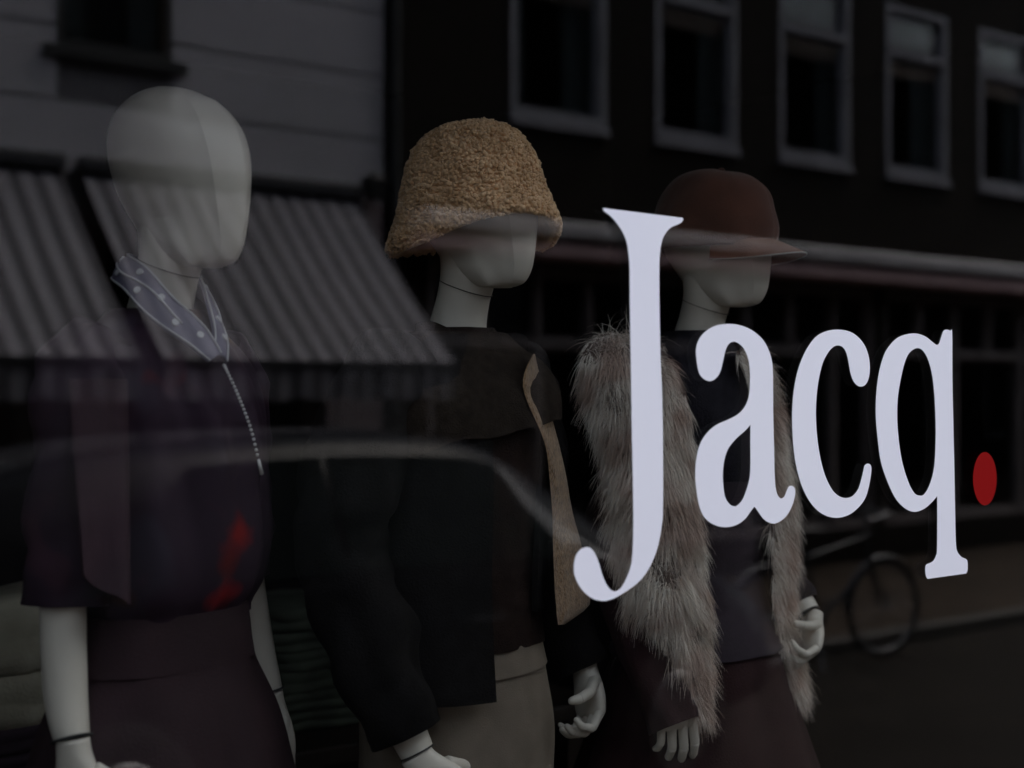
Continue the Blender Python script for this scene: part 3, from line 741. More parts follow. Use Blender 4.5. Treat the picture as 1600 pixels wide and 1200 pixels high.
# ------------------------------------------------------------------ mannequins
GROUP = 'mannequins in the shop window'
HEAD = [  # z above chin, back, front, half width
    (0.000, .022, .082, .017), (.004, .004, .094, .025), (.014, -.016, .102, .033), (.035, -.044, .108, .0415), (.065, -.070, .112, .0515), (.105, -.095, .114, .064),
    (.150, -.110, .111, .0745), (.185, -.111, .100, .078), (.212, -.101, .082, .073), (.235, -.080, .056, .060), (.248, -.055, .030, .044), (.255, -.030, .008, .024), (.257, -.014, -.008, .004)]
def head_mesh():
    """egg head with a chiselled ridge from crown to jaw on both sides of the face; faces -y"""
    n = 72; rings = []
    zs = [0, .002, .004, .008, .014, .022, .032] + list(np.linspace(.042, .235, 34)) + [.241, .246, .250, .2535, .256, .257]
    phi0 = radians(41)
    for z in zs:
        bk, ft, hw = interp(HEAD, z)
        c = (bk + ft) / 2; hd = (ft - bk) / 2
        cy = c + hd * (.12 if z < .2 else .12 * (1 - (z - .2) / .06))
        ring = []
        for k in range(n):
            a = 2 * pi * k / n
            s, co = sin(a), cos(a)          # co = forward
            hb_ = max(hw, .0515 - .5 * max(0, z - .07) - .018 * max(0, 1 - z / .035) ** 2) if z < .10 else hw
            q_ = min(1, max(0, (.45 - co) / .6)); q_ = q_ * q_ * (3 - 2 * q_); ww = hw + (hb_ - hw) * q_
            if co >= 0:
                r_f = ft - cy; x = ww * s; f = cy + r_f * co
            else:
                r_b = cy - bk; x = ww * s; f = cy + r_b * co
            aa = abs((a + pi) % (2 * pi) - pi)
            if aa < phi0:                     # the face: a shallower shield with an edge
                u = aa / phi0
                fe = cy + (ft - cy) * cos(phi0); f = fe + (ft - fe) * (1 - u ** 1.5) * 1.0 + .0050 * min(1, z / .03) * (1 if z < .24 else .3)
                x = math.copysign(hw * sin(phi0) * u ** .97, s)
            ring.append((x, -f, z))
        rings.append(ring)
    mb = MB(); mb.loft(rings); return mb

def grown(pts, per=5):
    return spline(pts, per)

def rigid_limb(pts, rad, n=20, per=6):
    """continuous tapering limb through joints; pts 3-D, rad radii at those points"""
    tb = [(i, *rad[i]) if hasattr(rad[i], '__len__') else (i, rad[i]) for i in range(len(pts))]
    P = spline(pts, per); R = []
    for i in range(len(P)):
        v = interp(tb, i / per)
        R.append(v if len(v) > 1 else v[0])
    return P, R

def make_hand(parent, wrist, fdir, back, mirror=1, curl=(.5, .55, .6, .65), thumb=.5, spread=.1, size=1.0, label=None):
    """jointed display hand. fdir: direction wrist->fingers, back: direction out of the back of the hand"""
    Z = Vector(fdir).normalized(); Y = Vector(back); Y = (Y - Z * Y.dot(Z)).normalized(); X = Y.cross(Z) * mirror
    B = Matrix((X, Y, Z)).transposed()
    W = Vector(wrist)
    def T(p): return W + B @ (Vector(p) * size)
    rings = []
    n = 28
    sec = [(-.018, .0245, .021, 0), (0, .026, .0205, 0), (.018, .031, .0195, .001), (.04, .0385, .018, .002), (.062, .042, .0165, .0015), (.080, .0415, .0145, 0), (.091, .039, .011, 0), (.095, .033, .006, 0)]
    tb = [tuple(s) for s in sec]
    for z in np.linspace(-.018, .095, 20):
        wx, wy, cx = interp(tb, float(z))
        rings.append([T((cx + wx * math.copysign(abs(cos(a)) ** .85, cos(a)), wy * math.copysign(abs(sin(a)) ** .9, sin(a)) - .004 * (z / .09), float(z))) for a in [2 * pi * k / n for k in range(n)]])
    mb = MB(); mb.loft(rings); palm = mb.build('hand', M['mann'], parent, True)
    if label: palm['label'] = label
    def finger(base, dir0, lens, bends, r0, axis):
        """three segments, each a capsule; thin gaps between them are the joints"""
        p = Vector(base); d = Vector(dir0).normalized(); ax = Vector(axis).normalized()
        mbf = MB(); mbs = MB()
        r = r0
        for i, (ln, bd) in enumerate(zip(lens, bends)):
            d = Matrix.Rotation(bd, 3, ax) @ d
            q = p + d * ln
            r1 = r * .90
            if i < len(lens) - 1:
                ks = [(-.10, .62), (-.02, .93), (.05, 1), (.5, .97), (.93, 1.0), (1.0, .93), (1.06, .7)]
            else:
                ks = [(-.10, .62), (-.02, .93), (.05, 1), (.45, .95), (.75, .85), (.9, .66), (.97, .42), (1.0, .12)]
            P = [T(p + d * (ln * k)) for k, _ in ks]; RR = [size * (r + (r1 - r) * max(0, min(1, k))) * s for k, s in ks]
            mbf.tube(P, RR, 14)
            if i: mbs.tube([T(p - d * .0008), T(p + d * .0004)], [size * r * 1.012] * 2, 16)
            p = q; r = r1
        f = mbf.build('finger', M['mann'], palm, True, 60)
        return f
    xs = (.029, .010, -.010, -.028); L = ((.041, .026, .022), (.045, .029, .023), (.042, .027, .022), (.033, .021, .019)); R0 = (.0092, .0094, .009, .0079)
    for i in range(4):
        c = curl[i]
        finger((xs[i], -.004, .088 - .005 * (i == 3) - .002 * (i == 0)), (xs[i] * spread * 18, 0, 1), L[i], (c * .8, c * 1.0, c * .7), R0[i], (1, 0, 0))
    finger((.030, -.006, .028), (.75, -.75, .9), (.040, .030, .024), (thumb * .3, thumb * .5, thumb * .4), .0118, (.25, -.3 * 0 + 1, -.35) if False else (.75, -.1, -.9))
    return palm

def body_tab():
    # z, half width, half depth, forward shift
    return [(.80, .155, .105, 0), (.90, .170, .112, 0), (.98, .150, .100, 0), (1.06, .122, .085, .002), (1.14, .125, .088, .006), (1.24, .142, .103, .012), (1.32, .148, .103, .012),
            (1.38, .155, .085, .004), (1.42, .145, .068, 0), (1.45, .095, .058, -.002), (1.475, .058, .052, -.003)]

def shell(name, tab, z0, z1, m, parent, grow=0, folds=None, nz=26, n=72, inner=.004, span=None, power=1.0, off=0, label=None):
    """garment skin round the body; folds(a, z, u)->radial offset; span=(a0,a1) opens it (angle 0 = front, + towards +x)"""
    a0, a1 = span if span else (-pi, pi)
    closed = span is None
    N = n if closed else n + 1
    outer, inn = [], []
    for j in range(nz + 1):
        u = j / nz; z = z0 + (z1 - z0) * u
        hw, hd, fs = interp(tab, z)
        ro, ri = [], []
        for k in range(N):
            a = a0 + (a1 - a0) * k / n
            f = folds(a, z, u) if folds else (0, 0)
            if not isinstance(f, tuple): f = (f, 0)
            g = grow + f[0]
            sx, cy = sin(a), cos(a)
            ro.append(((hw + g) * sx, -(fs + (hd + g) * cy), z + f[1]))
            ri.append(((hw + g - inner) * sx, -(fs + (hd + g - inner) * cy), z + f[1]))
        outer.append(ro); inn.append(ri)
    vs = [p for r in outer for p in r] + [p for r in inn for p in r]
    fs_ = []; K = N * (nz + 1)
    for j in range(nz):
        for k in range(N if closed else N - 1):
            k2 = (k + 1) % N
            a, b, c, d = j * N + k, j * N + k2, (j + 1) * N + k2, (j + 1) * N + k
            fs_.append((a, b, c, d)); fs_.append((K + a, K + d, K + c, K + b))
    for j, rev in ((0, 0), (nz, 1)):
        for k in range(N if closed else N - 1):
            k2 = (k + 1) % N; a, b = j * N + k, j * N + k2
            fs_.append((a, b, K + b, K + a) if rev else (b, a, K + a, K + b))
    if not closed:
        for j in range(nz):
            for k in (0, N - 1):
                a, d = j * N + k, (j + 1) * N + k; fs_.append((a, d, K + d, K + a) if k == 0 else (d, a, K + a, K + d))
    o = mesh(name, vs, fs_, m, parent, True, 60)
    if label: o['label'] = label
    return o

def nz3(x, y, z, s=1.0): return noise.noise(Vector((x * s, y * s, z * s)))

def sleeve(name, pts, rad, m, parent, wr=.004, seed=0, n=30, per=9, label=None, open_end=True):
    P, R = rigid_limb(pts, rad, n, per)
    rings = []
    up = Vector((0, 1, 0))
    for i, p in enumerate(P):
        t = (P[min(i + 1, len(P) - 1)] - P[max(i - 1, 0)]).normalized()
        a = t.cross(up).normalized(); b = a.cross(t).normalized()
        ra, rb = R[i] if hasattr(R[i], '__len__') else (R[i], R[i])
        ring = []
        for k in range(n):
            an = 2 * pi * k / n
            w_ = wr * (nz3(cos(an) * 1.3 + seed, sin(an) * 1.3, i * .16 + seed) * 2.2 + .6 * sin(i * .9 + 2.2 * sin(an + seed) + nz3(i * .2, seed, 0) * 3))
            ring.append(p + a * ((ra + w_) * cos(an)) + b * ((rb + w_) * sin(an)))
        rings.append(ring)
    if open_end:      # turn the cuff inwards so the hem has thickness and the sleeve is hollow at its end
        e = P[-1]
        rings.append([e + (q - e) * .93 for q in rings[-1]])
        back = (P[-2] - P[-1]).normalized() * .03
        rings.append([e + back + (q - e) * .90 for q in rings[-2]])
    mb = MB(); mb.loft(rings); o = mb.build(name, m, parent, True, 60)
    if label: o['label'] = label
    return o

def strands(name, roots, m, parent, L=(.035, .065), droop=1.0, width=.0009, seg=4, label=None):
    """long pile: roots = arrays (N,3) positions and (N,3) normals; every strand is a tapering bent ribbon"""
    P, Nn = roots
    N = len(P)
    ln = nr.uniform(L[0], L[1], N)[:, None]
    d = Nn * .85 + nr.normal(0, .22, (N, 3)) + np.array([0, 0, -.62])
    # neighbouring strands lean together in locks
    lock = np.array([[nz3(*p, 17), nz3(p[1] + 5, p[2], p[0], 17), nz3(p[2], p[0] + 9, p[1], 17) * .5] for p in P]) * 1.9
    d += lock
    d /= np.linalg.norm(d, axis=1)[:, None]
    cur = nr.normal(0, .10, (N, 3)) + lock * -.12
    vs = np.zeros((N, (seg + 1) * 2, 3))
    p = P - Nn * .003
    side = np.cross(d, nr.normal(0, 1, (N, 3))); side /= np.linalg.norm(side, axis=1)[:, None]
    for j in range(seg + 1):
        wv = width * (1 - .85 * (j / seg))
        vs[:, 2 * j] = p + side * wv; vs[:, 2 * j + 1] = p - side * wv
        d = d + np.array([0, 0, -.42 * droop]) + cur * .7
        d /= np.linalg.norm(d, axis=1)[:, None]
        p = p + d * (ln / seg)
    base = (np.arange(N) * (seg + 1) * 2)[:, None, None]
    q = np.array([[2 * j, 2 * j + 1, 2 * j + 3, 2 * j + 2] for j in range(seg)])[None]
    faces = (base + q).reshape(-1, 4)
    me = bpy.data.meshes.new(name)
    V = vs.reshape(-1, 3)
    me.vertices.add(len(V)); me.vertices.foreach_set('co', V.ravel())
    me.loops.add(faces.size); me.loops.foreach_set('vertex_index', faces.ravel().astype(np.int32))
    me.polygons.add(len(faces)); me.polygons.foreach_set('loop_start', np.arange(0, faces.size, 4, dtype=np.int32))
    me.polygons.foreach_set('use_smooth', np.ones(len(faces), bool))
    me.update(); me.validate()
    me.materials.append(m)
    o = link(bpy.data.objects.new(name, me), parent); o['kind'] = 'stuff'
    if label: o['label'] = label
    return o

def sample_surface(o, count):
    me = o.data; me.calc_loop_triangles()
    co = np.zeros(len(me.vertices) * 3); me.vertices.foreach_get('co', co); co = co.reshape(-1, 3)
    tr = np.zeros(len(me.loop_triangles) * 3, np.int32); me.loop_triangles.foreach_get('vertices', tr); tr = tr.reshape(-1, 3)
    A, B_, C_ = co[tr[:, 0]], co[tr[:, 1]], co[tr[:, 2]]
    nn = np.cross(B_ - A, C_ - A); ar = np.linalg.norm(nn, axis=1)
    idx = nr.choice(len(tr), count, p=ar / ar.sum())
    r1, r2 = np.sqrt(nr.random(count))[:, None], nr.random(count)[:, None]
    P = A[idx] * (1 - r1) + B_[idx] * (r1 * (1 - r2)) + C_[idx] * (r1 * r2)
    return P, nn[idx] / np.maximum(ar[idx], 1e-12)[:, None]

def drape(name, rows, m, parent, bulge=.03, th=.012, label=None):
    """garment panel: rows of (picture row, left edge, right edge, depth left, depth right), laid in real space in front of the body"""
    inv = Matrix.LocRotScale(parent.location, parent.rotation_euler, parent.scale).inverted()
    tbl = [tuple(float(q) for q in r) for r in rows]
    n, nq = 40, 14; F_, B_ = [], []
    for i in range(n + 1):
        py = rows[0][0] + (rows[-1][0] - rows[0][0]) * i / n
        a, b, ya, yb = interp(tbl, py)
        rf, rb = [], []
        for k in range(nq + 1):
            q = k / nq; px = a + (b - a) * q; yy = ya + (yb - ya) * q - bulge * sin(pi * q) * sin(pi * min(1, (i + 2) / (n * .25)) / 2)
            yy += .006 * nz3(q * 3, i * .2, 7)
            rf.append(inv @ Vector(on_plane(px, py, yy)))
            rb.append(inv @ Vector(on_plane(a + (b - a) * (.5 + (q - .5) * .9), py, yy + th + bulge * .5 * sin(pi * q))))
        F_.append(rf + rb[::-1])
    mb = MB(); mb.loft(F_); o = mb.build(name, m, parent, True, 60)
    if label: o['label'] = label
    return o
def mannequin(px_x, y, label, face_turn, arms, rot=0, size=1.0):
    t = thing('mannequin', label, 'mannequin', (px_x, y, PLAT), rot, GROUP)
    t.scale = (size,) * 3
    # torso, one continuous shell from thighs to neck root; legs below
    tb = body_tab()
    rings = []
    for z in np.linspace(.80, 1.475, 40):
        hw, hd, fs = interp(tb, float(z))
        rings.append([(hw * sin(a), -(fs + hd * cos(a)), float(z)) for a in [2 * pi * k / 48 for k in range(48)]])
    mb = MB(); mb.loft(rings)
    for s in (-1, 1):
        P, R = rigid_limb([(s * .085, 0, .86), (s * .09, -.005, .62), (s * .085, -.005, .46), (s * .085, .01, .28), (s * .08, .015, .07)], [.082, .072, .052, .05, .034])
        mb.tube(P, R, 20)
        mb.tube([(s * .08, .05, .03), (s * .08, .01, .045), (s * .082, -.06, .03), (s * .085, -.15, .012)], [(.03, .03), (.036, .042), (.04, .025), (.03, .012)], 16)
    mb.build('torso', M['mann'], t, True, 60)
    mb = MB(); mb.box(-.16, .16, -.16, .14, -.0195, -.006); bevel(mb.build('base_plate', M['chrome'], t), .004)
    # neck leans forward to the head
    turn = face_turn
    fx, fy = sin(turn), -cos(turn)
    hb = Vector((fx * .012, -.02 + fy * .012, 1.545))       # head pivot under the skull
    nk = [(0, .004, 1.45), (0, -.002, 1.49), (fx * .006, -.012, 1.53), (hb.x - fx * .004, hb.y + .010, 1.575), (hb.x - fx * .008, hb.y + .022, 1.625)]
    P, R = rigid_limb(nk, [.054, .0465, .0435, .0455, .040], per=8)
    MB().tube(P, R, 32).build('neck', M['mann'], t, True, 60)
    # hairline joint in the neck, slanting down towards the throat
    ring = []
    for k in range(49):
        a = 2 * pi * k / 48; r = .0448
        dx, dy = cos(a), sin(a); front = dx * fx + dy * fy
        ring.append((fx * .008 + dx * r, -.014 + fy * .002 + dy * r, 1.547 - .017 * front))
    MB().tube(ring, .0007, 6, False).build('neck_joint', M['seam'], t, True)
    h = head_mesh().build('head', M['mann'], t, True, 14)
    h.location = (hb.x, hb.y, 1.545); h.rotation_euler = (0, 0, turn)
    for s, a in zip((-1, 1), arms):
        P, R = rigid_limb(a['pts'], a.get('rad', [.050, .044, .036, .034, .026]), per=8)
        MB().tube(P, R, 22).build('arm', M['mann'], t, True, 60)
        e = P[-1]; d = (P[-1] - P[-4]).normalized()
        MB().tube([e - d * .001, e + d * .0015], [.0275, .0275], 22).build('wrist_joint', M['seam'], t, True, 40)
        make_hand(t, e + d * .017, a['fdir'], a['back'], a['mir'], a.get('curl', (.5, .5, .5, .5)), a.get('thumb', .5), size=a.get('size', 1.0))
    return t

# --- first mannequin: printed blouse, plum skirt
SL = [.040, .036, .031, .029, .023]
armL = dict(rad=SL, size=.9, pts=[(-.140, .005, 1.41), (-.162, .01, 1.30), (-.176, .005, 1.12), (-.186, -.01, .98), (-.193, -.03, .915)], fdir=(0, -.12, -1), back=(-1, -.15, 0), mir=1, curl=(.3, .3, .35, .4))
armR = dict(rad=SL, size=.9, pts=[(.140, .005, 1.41), (.165, .01, 1.30), (.180, .005, 1.12), (.194, -.008, .99), (.201, -.03, .905)], fdir=(.15, -.12, -1), back=(1, -.15, 0), mir=-1, curl=(.3, .3, .35, .4))
m1 = mannequin(.857, 1.92, 'nearest mannequin on the left, bare egg head, dark printed blouse with lilac collar', radians(4), (armL, armR), radians(22))
BT = body_tab()
def f_blouse(a, z, u):
    d = .014 * nz3(cos(a) * 1.5, z * 5, sin(a) * 1.5 + 3) + .006 * sin(a * 11 + 3 * z) + .009 * nz3(sin(a) * 4 + z * 7, cos(a) * 4, z * 3) 
    blouson = .016 * math.exp(-((z - 1.13) / .07) ** 2)
    pin = -.010 * math.exp(-((z - 1.055) / .02) ** 2)
    return d * (1 - max(0, (z - 1.38) / .1)) + blouson + pin
shell('blouse', [(1.04, .128, .088, .002), (1.10, .132, .095, .006), (1.2, .138, .102, .012), (1.32, .146, .104, .012), (1.38, .150, .088, .004), (1.42, .140, .072, 0), (1.455, .098, .060, -.002), (1.485, .058, .052, -.003)],
      1.045, 1.485, M['blouse'], m1, .014, f_blouse, nz=44, n=120, label='dark aubergine blouse with scattered red and ochre print')
for s in (-1, 1):
    sleeve('sleeve', [(s * .105, .0, 1.43), (s * .146, .003, 1.385), (s * .163, .006, 1.25), (s * .174, .004, 1.085)], [(.047, .047), (.055, .057), (.051, .055), (.047, .052)], M['blouse'], m1, .007, 5 + s, per=10)
# hanging mauve panel over the near sleeve, pointed hem
vs = []; fs = []
for sd in range(2):
    for j in range(25):
        u = j / 24
        for k in range(9):
            q = k / 8
            x = -.222 + .085 * q - .004 * u; zz = 1.385 - .25 * u - (.060 * q * u)
            yy = -.060 - .022 * sin(pi * q * .8) - .010 * sin(q * 9 + u * 2) * u - .018 * u + sd * .004
            vs.append((x, yy, zz))
for j in range(24):
    for k in range(8):
        a = j * 9 + k; fs.append((a, a + 9, a + 10, a + 1)); fs.append((225 + a, 225 + a + 1, 225 + a + 10, 225 + a + 9))
mesh('sash_panel', vs, fs, M['panel'], m1, True)
def f_skirt(a, z, u):
    return (.010 * sin(a * 9 + .6 * nz3(a, z, 1)) + .007 * abs(sin(a * 7 + 1)) ** .4) * max(0, (.97 - z)) * 4 + .004 * nz3(a * 2, z * 6, 2) + max(0, .98 - z) * .22
shell('skirt', [(.4, .185, .125, 0), (.80, .160, .112, 0), (.90, .160, .112, 0), (.98, .145, .102, 0), (1.06, .130, .092, .002)], .42, 1.0, M['skirt'], m1, .012, f_skirt, nz=40, n=144, label='plum pleated skirt')
shell('waistband', [(.9, .170, .112, 0), (.98, .150, .104, 0), (1.06, .134, .094, .002), (1.09, .134, .094, .002)], .985, 1.062, M['skirt'], m1, .011, lambda a, z, u: .0015 * sin(a * 5) + .002 * nz3(a * 4, z * 30, 2), nz=8, n=72)
# folded lilac collar with white piping and dots
def ribbon(name, path, wid, m, parent, nrm, th=.003, label=None, curlf=.0):
    P = spline(path, 8); vs = []; fs = []
    n = len(P)
    W_ = [interp([(i, x) for i, x in enumerate(wid)], i / 8)[0] for i in range(n)]
    frames = []
    for i, p in enumerate(P):
        t = (P[min(i + 1, n - 1)] - P[max(i - 1, 0)]).normalized()
        out = Vector((p.x - nrm[0], p.y - nrm[1], .45 * .08)).normalized()
        b = out.cross(t).normalized(); out = t.cross(b).normalized()
        frames.append((p, t, b, out))
        for q in (-1, -.5, 0, .5, 1):
            vs.append(p + b * (q * W_[i] / 2) + out * (.006 * (1 - q * q)))
        for q in (-1, -.5, 0, .5, 1):
            vs.append(p + b * (q * W_[i] / 2) + out * (.006 * (1 - q * q) - th))
    for i in range(n - 1):
        for k in range(4):
            a = i * 10 + k; fs.append((a, a + 1, a + 11, a + 10)); fs.append((a + 5, a + 15, a + 16, a + 6))
        a = i * 10; fs.append((a, a + 10, a + 15, a + 5)); fs.append((a + 4, a + 9, a + 19, a + 14))
    o = mesh(name, vs, fs, m, parent, True, 60)
    if label: o['label'] = label
    return o, frames, W_
for s in (-1, 1):
    path = [(s * .0, .054, 1.548), (s * .048, .030, 1.545), (s * (.066 if s < 0 else .058), -.018, 1.525), (s * (.058 if s < 0 else .046) - .006, -.062, 1.486), (s * .026 - .012, -.100, 1.448), (-.016 + s * .005, -.122, 1.416)]
    c, fr_, W_ = ribbon('collar', path, [.040, .044, .046, .046 if s < 0 else .036, .042 if s < 0 else .030, .026], M['collar'], m1, (0, 0))
    for e in (-.92, .92):
        mbp = MB(); mbp.tube([f[0] + f[2] * (e * W_[i] / 2) + f[3] * .0022 for i, f in enumerate(fr_)], .0013, 6); mbp.build('piping', M['piping'], c, True)
    mbp = MB(); mbp.tube([f[0] + f[2] * (W_[i] * .12 * sin(i * .35)) + f[3] * .0072 for i, f in enumerate(fr_)][8:30], .0014, 6); mbp.build('piping', M['piping'], c, True)
    for i, e in ((6, .4), (11, -.35), (16, .45), (19, -.4), (23, .35), (28, -.3), (33, .1)):
        f = fr_[i]; ctr = f[0] + f[2] * (e * W_[i] / 2)
        mbd = MB(); mbd.tube([ctr + f[3] * .003, ctr + f[3] * .0068], [.0052, .0050], 14); mbd.build('dot', M['piping'], c)
# bead trim down the placket
mbd = MB()
path = [Vector((-.014, -.132, 1.405)), Vector((.006, -.139, 1.365)), Vector((.032, -.141, 1.315)), Vector((.060, -.135, 1.257))]
P = spline(path, 9)
import bmesh
def ico(r, sub=1):
    bm = bmesh.new(); bmesh.ops.create_icosphere(bm, subdivisions=sub, radius=r)
    v = [tuple(x.co) for x in bm.verts]; f = [tuple(y.index for y in x.verts) for x in bm.faces]; bm.free(); return np.array(v), f
iv, ifc = ico(1.0, 1)
for i, p in enumerate(P[:-4]):
    mbd.add([tuple(np.array(p) + v * .0026) for v in iv], ifc)
tr_ = mbd.build('bead_trim', M['bead'], m1, True)
MB().tube([P[-4], P[-1] + Vector((.002, 0, -.006))], [.0022, .003], 8).build('pull_tab', M['bead'], m1, True)

# --- second mannequin: boucle hat, black coat, camel sleeve, cream trousers
a1 = dict(pts=[(-.165, .005, 1.41), (-.205, .012, 1.29), (-.225, .02, 1.12), (-.218, -.03, .96), (-.195, -.085, .835)], fdir=(.42, -.45, -.8), back=(-.5, -.6, .2), mir=1, curl=(.5, .5, .55, .6))
a2 = dict(pts=[(.165, .005, 1.41), (.205, .012, 1.29), (.236, .02, 1.12), (.255, -.01, 1.0), (.264, -.06, .905)], fdir=(-.10, -.30, -1), back=(1, -.25, .05), mir=-1, curl=(1.0, .95, .9, .9), thumb=.9, size=.92)
m2 = mannequin(1.361, 1.89, 'middle mannequin in a curly tan bucket hat, black coat and cream trousers', radians(5), (a1, a2), radians(14), .995)
def f_knit(a, z, u): return .012 * nz3(cos(a) * 1.8, z * 6, sin(a) * 1.8) + .004 * nz3(a * 5, z * 20, 9)
shell('sweater', [(.94, .160, .115, 0), (1.06, .150, .108, .004), (1.24, .158, .115, .012), (1.34, .170, .11, .012), (1.39, .172, .092, .004), (1.42, .146, .076, 0), (1.445, .100, .066, -.002), (1.48, .056, .052, -.004)],
      .965, 1.48, M['brownknit'], m2, .008, f_knit, nz=40, n=96, label='dark brown knit sweater')
shell('funnel_collar', [(1.43, .100, .068, 0), (1.47, .066, .056, -.002), (1.53, .052, .052, -.010)], 1.440, 1.494, M['olive'], m2, .008, lambda a, z, u: (.004 * nz3(a * 2, z * 20, 1), -.020 * u * (.5 + .5 * cos(a)) + .006 * sin(3 * a) * u), nz=12, n=60, inner=.006)
def f_coat(a, z, u):
    fl = max(0, 1.38 - z)
    return .014 * nz3(a * 1.4, z * 3, 21) * (1 + fl) + .10 * fl * .55 + .010 * sin(a * 6 + z * 2) * fl * 1.5
CT = [(.88, .165, .12, 0), (1.06, .158, .115, .004), (1.24, .165, .118, .012), (1.34, .176, .112, .012), (1.39, .178, .094, .004), (1.42, .158, .080, 0), (1.445, .108, .070, -.002), (1.475, .068, .060, -.004)]
shell('coat', CT, .900, 1.468, M['black'], m2, .016, f_coat, nz=44, n=110, span=(-pi * 1.02, -.42), inner=.010, label='black wool coat side hanging open')
def f_coat2(a, z, u): return f_coat(a, z, u) * .35 - .004
shell('coat', CT, 1.02, 1.468, M['black'], m2, .010, f_coat2, nz=40, n=80, span=(.30, pi * .98), inner=.010, label='black wool coat side folded back under the camel sleeve')
sleeve('coat_sleeve', [(-.13, 0, 1.43), (-.19, .005, 1.37), (-.235, .012, 1.24), (-.240, .015, 1.12), (-.228, -.03, .98), (-.202, -.075, .862)], [(.06, .06), (.074, .074), (.076, .076), (.072, .07), (.066, .064), (.058, .056)], M['black'], m2, .008, 3, n=40)
shell('shoulder_cape', CT, 1.300, 1.472, M['olive'], m2, .020, lambda a, z, u: (.010 * nz3(a * 1.5, z * 6, 55) + .03 * (1.44 - z), (1 - u) * (.035 * sin(a * 1.0 + .6) + .012 * nz3(a * 2, 3, 1))), nz=16, n=110, inner=.008, label='dark brown knitted shoulder cape')
sleeve('coat_sleeve', [(.12, -.004, 1.44), (.170, -.004, 1.405), (.205, .0, 1.32), (.225, .005, 1.2), (.240, .012, 1.08)], [(.040, .050), (.048, .052), (.050, .054), (.052, .056), (.050, .054)], M['black'], m2, .005, 9, n=40)
drape('camel_lapel', [(553, 833, 836, 1.765, 1.785), (577, 821, 841, 1.755, 1.80), (605, 817, 850, 1.755, 1.81), (640, 829, 859, 1.745, 1.79), (670, 843, 867, 1.745, 1.79), (700, 853, 875, 1.75, 1.80), (740, 858, 884, 1.755, 1.81), (802, 863, 895, 1.76, 1.83), (849, 864, 908, 1.77, 1.83),
                      (926, 867, 921, 1.765, 1.83), (946, 869, 921, 1.765, 1.82), (962, 870, 902, 1.765, 1.81), (976, 872, 882, 1.765, 1.80)], M['camel'], m2, .012, .008, label='camel teddy cloth front edge falling from the far shoulder')
sleeve('cuff_sleeve', [(.236, .012, 1.12), (.252, .0, 1.03), (.260, -.028, .96), (.266, -.064, .886)], [(.055, .055), (.056, .056), (.050, .050), (.044, .044)], M['black'], m2, .004, 12, n=30)
def f_tr(a, z, u): return .006 * nz3(a * 3, z * 9, 31) + .004 * sin(a * 2) ** 4
shell('trouser_waist', [(.62, .165, .105, 0), (.72, .172, .118, 0), (.84, .172, .122, 0), (.92, .160, .115, 0), (1.0, .135, .098, 0)], .64, 1.0, M['cream'], m2, .010, f_tr, nz=26, n=96, label='cream trouser top with waistband')
shell('waistband', [(.9, .168, .12, 0), (1.0, .140, .102, 0)], .925, .972, M['cream'], m2, .014, None, nz=4, n=72)
for s in (-1, 1):
    sleeve('trouser_leg', [(s * .085, 0, .83), (s * .092, -.004, .66), (s * .095, 0, .4), (s * .095, .01, .08)], [(.075, .095), (.085, .100), (.090, .098), (.095, .10)], M['cream'], m2, .010, 20 + s, n=44, per=10)

# curly bucket hat
HT = [(0, .131), (.012, .136), (.03, .129), (.06, .118), (.10, .109), (.135, .098), (.16, .083), (.178, .062), (.187, .035), (.189, .006)]
hat = bpy.data.objects.new('bucket_hat', None)
rings = []
def hat_r(z, a):
    r = interp(HT, z)[0]
    wob = 1 + .03 * sin(2 * a + .4) + .035 * nz3(cos(a) * 1.4, sin(a) * 1.4, z * 9)
    edge = max(0, 1 - z / .06)
    return r * wob * (1 + .07 * edge * sin(3 * a + 1.1)), z + edge * .012 * sin(2 * a - .6)
zs = list(np.linspace(0, .16, 26)) + [.168, .175, .181, .185, .188, .189]
n = 80
for z in zs:
    rg = []
    for k in range(n):
        a = 2 * pi * k / n; r, zz = hat_r(z, a); rg.append((r * cos(a), r * sin(a) * 1.08, zz))
    rings.append(rg)
inn = []
for z in [0] + list(np.linspace(.004, .15, 12)):
    rg = []
    for k in range(n):
        a = 2 * pi * k / n; r, zz = hat_r(z, a); r -= .009; rg.append((r * cos(a), r * sin(a) * 1.08, zz + (.004 if z else 0)))
    inn.append(rg)
mb = MB(); mb.loft(list(reversed(inn)) + rings)
hat = mb.build('bucket_hat', M['hat'], m2, True)
hat['label'] = 'curly tan bucket hat'
HC = (.010, -.036, 1.622)
hat.location = HC; hat.rotation_euler = (radians(-8), radians(0), radians(2))
